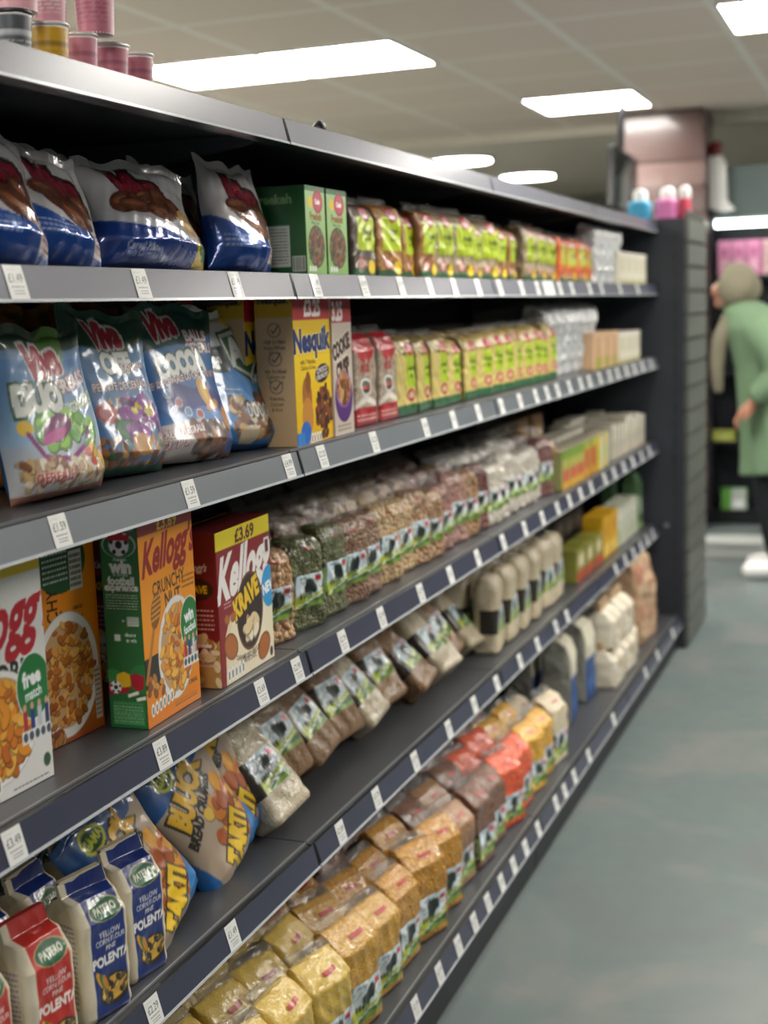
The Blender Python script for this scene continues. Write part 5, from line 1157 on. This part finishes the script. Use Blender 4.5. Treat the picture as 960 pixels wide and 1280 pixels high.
# tubs on the end unit ---------------------------------------------------
def tub(col, w, h, lidr, print_):
    o = empty('wipes_tub'); c = a_box(w, h, col, [(.2, .2, .8, .6, print_)], .004)
    p = Pack(w, w*.75, [(0, .95, .95, 0, .02), (.01, 1, 1, 0, .03), (h-.01, 1, 1, 0, .03), (h, .8, .8, 0, .02)], .005, seed=3)
    ob('tub_body', p.mesh('tub_body', [M['carton']], c, None, col), o)
    b = MB(); b.lathe([(lidr, h), (lidr*1.02, h+.02), (lidr*.95, h+.038), (lidr*.6, h+.05), (.002, h+.053)], 32); b.build('round_lid', M['white'], o)
    return o
place(tub('2a9ac4', .125, .080, .030, '8ad0e0'), -1.055, 5.83, 1.811, 'bright blue tub with a round white lid on top of the end unit', 'tub')
place(tub('d878b4', .125, .085, .030, 'f0b0d4'), -.945, 5.86, 1.811, 'pink tub with a round white lid on top of the end unit', 'tub')
place(tub('d03a5a', .06, .085, .024, 'f0c0c8'), -.872, 5.85, 1.811, 'narrow red tub with a white lid at the corner of the end unit', 'tub')

# pillar, screen, alarm box --------------------------------------------
M['pillar'] = mat('brown_gloss_cladding', '5a4541', rough=.25, coat=.4); M['pillar2'] = mat('pale_brown_gloss_band', '745e59', rough=.25, coat=.4)
b = MB()
b.box(-1.70, -1.20, 8.80, 9.28, 0, CEIL-.002)
z = .1; k = 0
while z < CEIL-.16:
    b.box(-1.712, -1.188, 8.788, 9.24, z, z+.145, k % 2); z += .16; k += 1
o = b.build('clad_pillar', [M['pillar'], M['pillar2']], bevel=.004); tag(o, 'brown banded pillar rising behind the end of the shelving', 'pillar')
o = empty('hanging_screen', (-1.55, 8.0, 2.16)); tag(o, 'dark screen hanging from the ceiling left of the brown pillar', 'screen'); o.rotation_euler = (0, R(6), R(83))
b = MB(); b.box(-.22, .22, -.02, .02, -.17, .17); b.build('casing', M['dark'], o, bevel=.006)
b = MB(); b.box(-.205, .205, -.0215, -.0195, -.155, .155); b.build('glass_front', mat('screen_glass', '20262a', rough=.05, coat=1), o)
b = MB(); b.box(-.015, .015, 0, .03, .15, .49); b.build('ceiling_pole', M['dark'], o)
o = empty('alarm_box', (-1.13, 9.0, 2.2)); tag(o, 'white wall box with a dark red beacon on the side of the brown pillar', 'alarm')
b = MB(); b.prism([(-.055, .16), (.02, .17), (.05, .10), (.06, -.12), (.11, -.17), (.04, -.18), (-.05, -.16)], -.09, .09); b.build('housing', M['white'], o, bevel=.008)
b = MB(); b.lathe([(.035, 0), (.04, .02), (.038, .07), (.02, .09), (.002, .092)], 24, (-.02, 0, .17)); b.build('beacon', mat('red_beacon', '7c1a20', rough=.3), o)

# far display across the end of the aisle -------------------------------
o = empty('wall_display', (0, 9.2, 0)); tag(o, 'black wall display with pink packs behind the person', 'shelving')
b = MB(); b.box(-1.18, 1.2, .14, .18, 0, 2.3); b.box(-1.2, -1.17, -.2, .18, 0, 2.3); b.box(1.18, 1.2, -.2, .18, 0, 2.3); b.build('back_panel', M['shelf_dark'], o)
b = MB(); b.box(-1.16, 1.17, -.22, .10, 1.98, 2.3); b.build('header_panel', mat('teal_grey_header', '566462', rough=.4), o)
b = MB(); b.box(-1.15, -.80, -.225, -.17, 1.925, 1.968); b.build('strip_light', mat('strip_light_glow', 'ffffff', emit='f4fff8', es=5), o)
for z in (.10, .55, 1.0, 1.36, 1.62): b = MB(); b.box(-1.168, 1.178, -.16, .139, z-.02, z); b.build('shelf', M['shelf_dark'], o)
b = MB(); b.box(-1.168, 1.178, -.15, .139, 0, .079); b.build('plinth', M['dark'], o)
pk = carton_mesh('pink_pack', .085, .07, .22, a_box(.085, .22, 'd88ab0', [(.2, .3, .8, 1.2, 'e8b0c8'), (.3, 1.5, .7, 2.0, 'b85a90')]), None, 'c87aa4', 'e0a0c0', step=.006)
for i in range(5):
    o = ob('pink_pack', pk, None, (-1.10+.092*i, 9.08, 1.62), (0, 0, R(-90))); tag(o, 'pink pack under the strip light of the far display, '+ORD[i]+' from the left', 'pack', 'pink packs on the far display')
ck = carton_mesh('cream_pack', .10, .08, .05, a_box(.10, .05, 'd8ccc0', [(.1, .1, .9, .3, 'c89a8c')]), None, 'cfc4b8', None, step=.006)
for i in range(4): o = ob('cream_pack', ck, None, (-.80, 9.08, 1.62+.055*i), (0, 0, R(-90))); tag(o, 'flat cream pack in a stack beside the pink packs, '+('bottom', 'second', 'third', 'top')[i]+' one', 'pack', 'stack of cream packs')
lk = carton_mesh('lime_box', .14, .08, .07, a_box(.14, .07, 'a8b04a', [(.2, .1, .8, .3, 'c8cc80')]), None, '98a040', 'a8b050', step=.006); o = ob('lime_box', lk, None, (-1.10, 9.08, .55), (0, 0, R(-90))); tag(o, 'lime green box low on the far display beside the slatted corner', 'box')
gk = carton_mesh('green_white_box', .16, .08, .14, a_box(.16, .14, 'b0b8b0', [(0, 0, .4, 1, '5c9a3a'), (.45, .1, .9, .4, 'e0e4e4')]), None, '4c8a3a', None, step=.006); o = ob('green_white_box', gk, None, (-1.03, 9.06, .10), (0, 0, R(-90))); tag(o, 'green and white box near the floor behind the legs of the person', 'box')
b = MB(); b.box(-.16, .16, -.12, .12, 0, .075); b.box(-.17, .17, -.13, .13, .075, .10); o = b.build('step_stool', mat('pale_grey_plastic', 'b4b8b4', rough=.4), None, (-.90, 7.92, 0), bevel=.008); tag(o, 'low pale grey step on the floor behind the person', 'step')

# ================================================================== the person
def skin(name, pts, edges, rad, m, parent=None, sub=2, root=0):
    me = bpy.data.meshes.new(name); me.from_pydata(pts, edges, []); me.materials.append(m); o = ob(name, me, parent)
    o.modifiers.new('skin', 'SKIN').use_smooth_shade = True
    s = me.skin_vertices[0] if me.skin_vertices else None
    if s is None:
        bpy.context.view_layer.objects.active = o
    for i, r_ in enumerate(rad):
        o.data.skin_vertices[0].data[i].radius = (r_, r_) if not isinstance(r_, tuple) else r_
        o.data.skin_vertices[0].data[i].use_root = (i == root)
    sb = o.modifiers.new('subsurf', 'SUBSURF'); sb.levels = sub; sb.render_levels = sub
    return o
person = empty('person', (-.62, 7.38, 0)); tag(person, 'person in green coat, black trousers and grey headscarf, cut by the right edge', 'person')
M['skinm'] = mat('skin', 'b07a62', rough=.5); M['coat'] = mat('green_coat_cloth', '6c8768', rough=.85, bump=.3); M['trousers'] = mat('black_trousers_cloth', '0d1018', rough=.9); M['scarf'] = mat('olive_grey_scarf', '7a7562', rough=.9, bump=.5)
pts = [(0, 0, .93), (-.04, 0, 1.10), (-.10, 0, 1.28), (-.17, 0, 1.40), (-.21, 0, 1.46), (-.25, 0, 1.52), (-.25, 0, 1.58), (-.345, 0, 1.50), (-.33, 0, 1.45)]
ed = [(0, 1), (1, 2), (2, 3), (3, 4), (4, 5), (5, 6), (5, 7), (4, 8)]; rad = [.12, .11, .10, .055, .055, .085, .075, .018, .032]
for s in (-1, 1):
    n = len(pts)
    pts += [(0, s*.09, .86), (-.04, s*.10, .48), (.03, s*.10, .09), (-.12, s*.11, .04)]; ed += [(0, n), (n, n+1), (n+1, n+2), (n+2, n+3)]; rad += [.095, .062, .036, .022]
    n = len(pts); f_ = 1 if s < 0 else .6
    pts += [(-.11, s*.16, 1.36), (.02, s*.22, 1.10), (-.11, s*.22, .93), (-.15, s*.215, .895)]; ed += [(2, n), (n, n+1), (n+1, n+2), (n+2, n+3)]; rad += [.04, .038, .030, .032]
    h = n+3
    for k in range(4):
        a = len(pts); y_ = s*.215+(k-1.5)*.018
        L = (.030, .034, .032, .026)[k]
        pts += [(-.175, y_, .872), (-.19, y_, .872-L), (-.175, y_, .872-L*1.9)]; ed += [(h, a), (a, a+1), (a+1, a+2)]; rad += [.010, .009, .008]
    a = len(pts); pts += [(-.13, s*.215-.03, .875), (-.15, s*.215-.035, .85)]; ed += [(h, a), (a, a+1)]; rad += [.011, .009]
skin('body', pts, ed, rad, M['skinm'], person)
for s in (-1, 1):
    b = MB(); b.lathe([(.002, -.010), (.009, -.005), (.010, 0), (.009, .005), (.002, .010)], 12); b.build('eye', M['white'], person, (-.322, s*.032, 1.535))
# trousers
pts = [(0, 0, .98), (0, 0, .88)]; ed = [(0, 1)]; rad = [(.15, .17), (.14, .16)]
for s in (-1, 1):
    n = len(pts); pts += [(0, s*.09, .80), (-.04, s*.10, .48), (.03, s*.10, .10)]; ed += [(1, n), (n, n+1), (n+1, n+2)]; rad += [.11, .085, .07]
skin('trousers', pts, ed, rad, M['trousers'], person)
for s in (-1, 1):
    skin('shoe', [(.07, s*.10, .05), (-.02, s*.10, .055), (-.12, s*.11, .045), (-.17, s*.11, .035)], [(0, 1), (1, 2), (2, 3)], [.05, .056, .052, .036], M['white'], person)
# coat: body as stacked ovals with folds, then sleeves
def coat_loft(secs, name, m, folds=.012, n=56, open_=False):
    S_ = np.array(secs); zz = np.linspace(S_[0, 0], S_[-1, 0], 46); q = [np.interp(-zz, -S_[:, 0], S_[:, k]) for k in range(1, 4)]
    an = np.linspace(0, 2*math.pi, n, endpoint=False); V = []
    for k, z in enumerate(zz):
        t = (zz[0]-z)/(zz[0]-zz[-1]); w = 1+folds/.18*t*(np.sin(7*an+2*t)+.5*np.sin(13*an-3*t))
        V.append(np.stack([q[0][k]+q[1][k]*np.cos(an)*w, q[2][k]*np.sin(an)*w, np.full(n, z)+.01*t*np.sin(3*an)], -1))
    V = np.concatenate(V); j, i = np.meshgrid(np.arange(len(zz)-1), np.arange(n), indexing='ij'); i2 = (i+1) % n
    o = ob(name, from_arrays(name, V, np.stack([(j+1)*n+i, (j+1)*n+i2, j*n+i2, j*n+i], -1).reshape(-1, 4), [m]), person); sd = o.modifiers.new('thick', 'SOLIDIFY'); sd.thickness = .008; return o
coat_loft([(1.46, -.18, .075, .075), (1.41, -.14, .14, .17), (1.32, -.10, .175, .225), (1.12, -.05, .175, .20), (.95, -.02, .185, .20), (.75, 0, .19, .21), (.56, .01, .20, .22)], 'coat', M['coat'])
for s in (-1, 1):
    skin('sleeve', [(-.11, s*.15, 1.36), (-.04, s*.20, 1.24), (.03, s*.225, 1.10), (-.06, s*.225, .99), (-.105, s*.22, .945)], [(0, 1), (1, 2), (2, 3), (3, 4)], [.105, .085, .075, .066, .058], M['coat'], person)
# headscarf: hood around the head, tail falling in front
def hood():
    n, mrow = 48, 32; V = []
    for k in range(mrow+1):
        ph = math.pi*k/mrow
        for i in range(n):
            a = 2*math.pi*i/n; r1 = 1+.04*math.sin(5*a+4*ph)
            x = -.225+.135*math.sin(ph)*math.cos(a)*r1; y = .118*math.sin(ph)*math.sin(a)*r1; z = 1.535+.125*math.cos(ph)
            if math.cos(a) < -.55 and .5 < ph < 2.4: x += .075*(-math.cos(a)-.55)/.45     # opening for the face
            V.append((x, y, z))
    j, i = np.meshgrid(np.arange(mrow), np.arange(n), indexing='ij'); i2 = (i+1) % n
    return ob('headscarf', from_arrays('headscarf', np.array(V), np.stack([(j+1)*n+i, (j+1)*n+i2, j*n+i2, j*n+i], -1).reshape(-1, 4), [M['scarf']]), person)
hood()
skin('scarf_tail', [(-.16, 0, 1.46), (-.22, -.05, 1.38), (-.29, -.09, 1.26), (-.30, -.10, 1.12), (-.29, -.10, .98)], [(0, 1), (1, 2), (2, 3), (3, 4)], [(.10, .10), (.075, .06), (.055, .04), (.05, .03), (.03, .02)], M['scarf'], person)
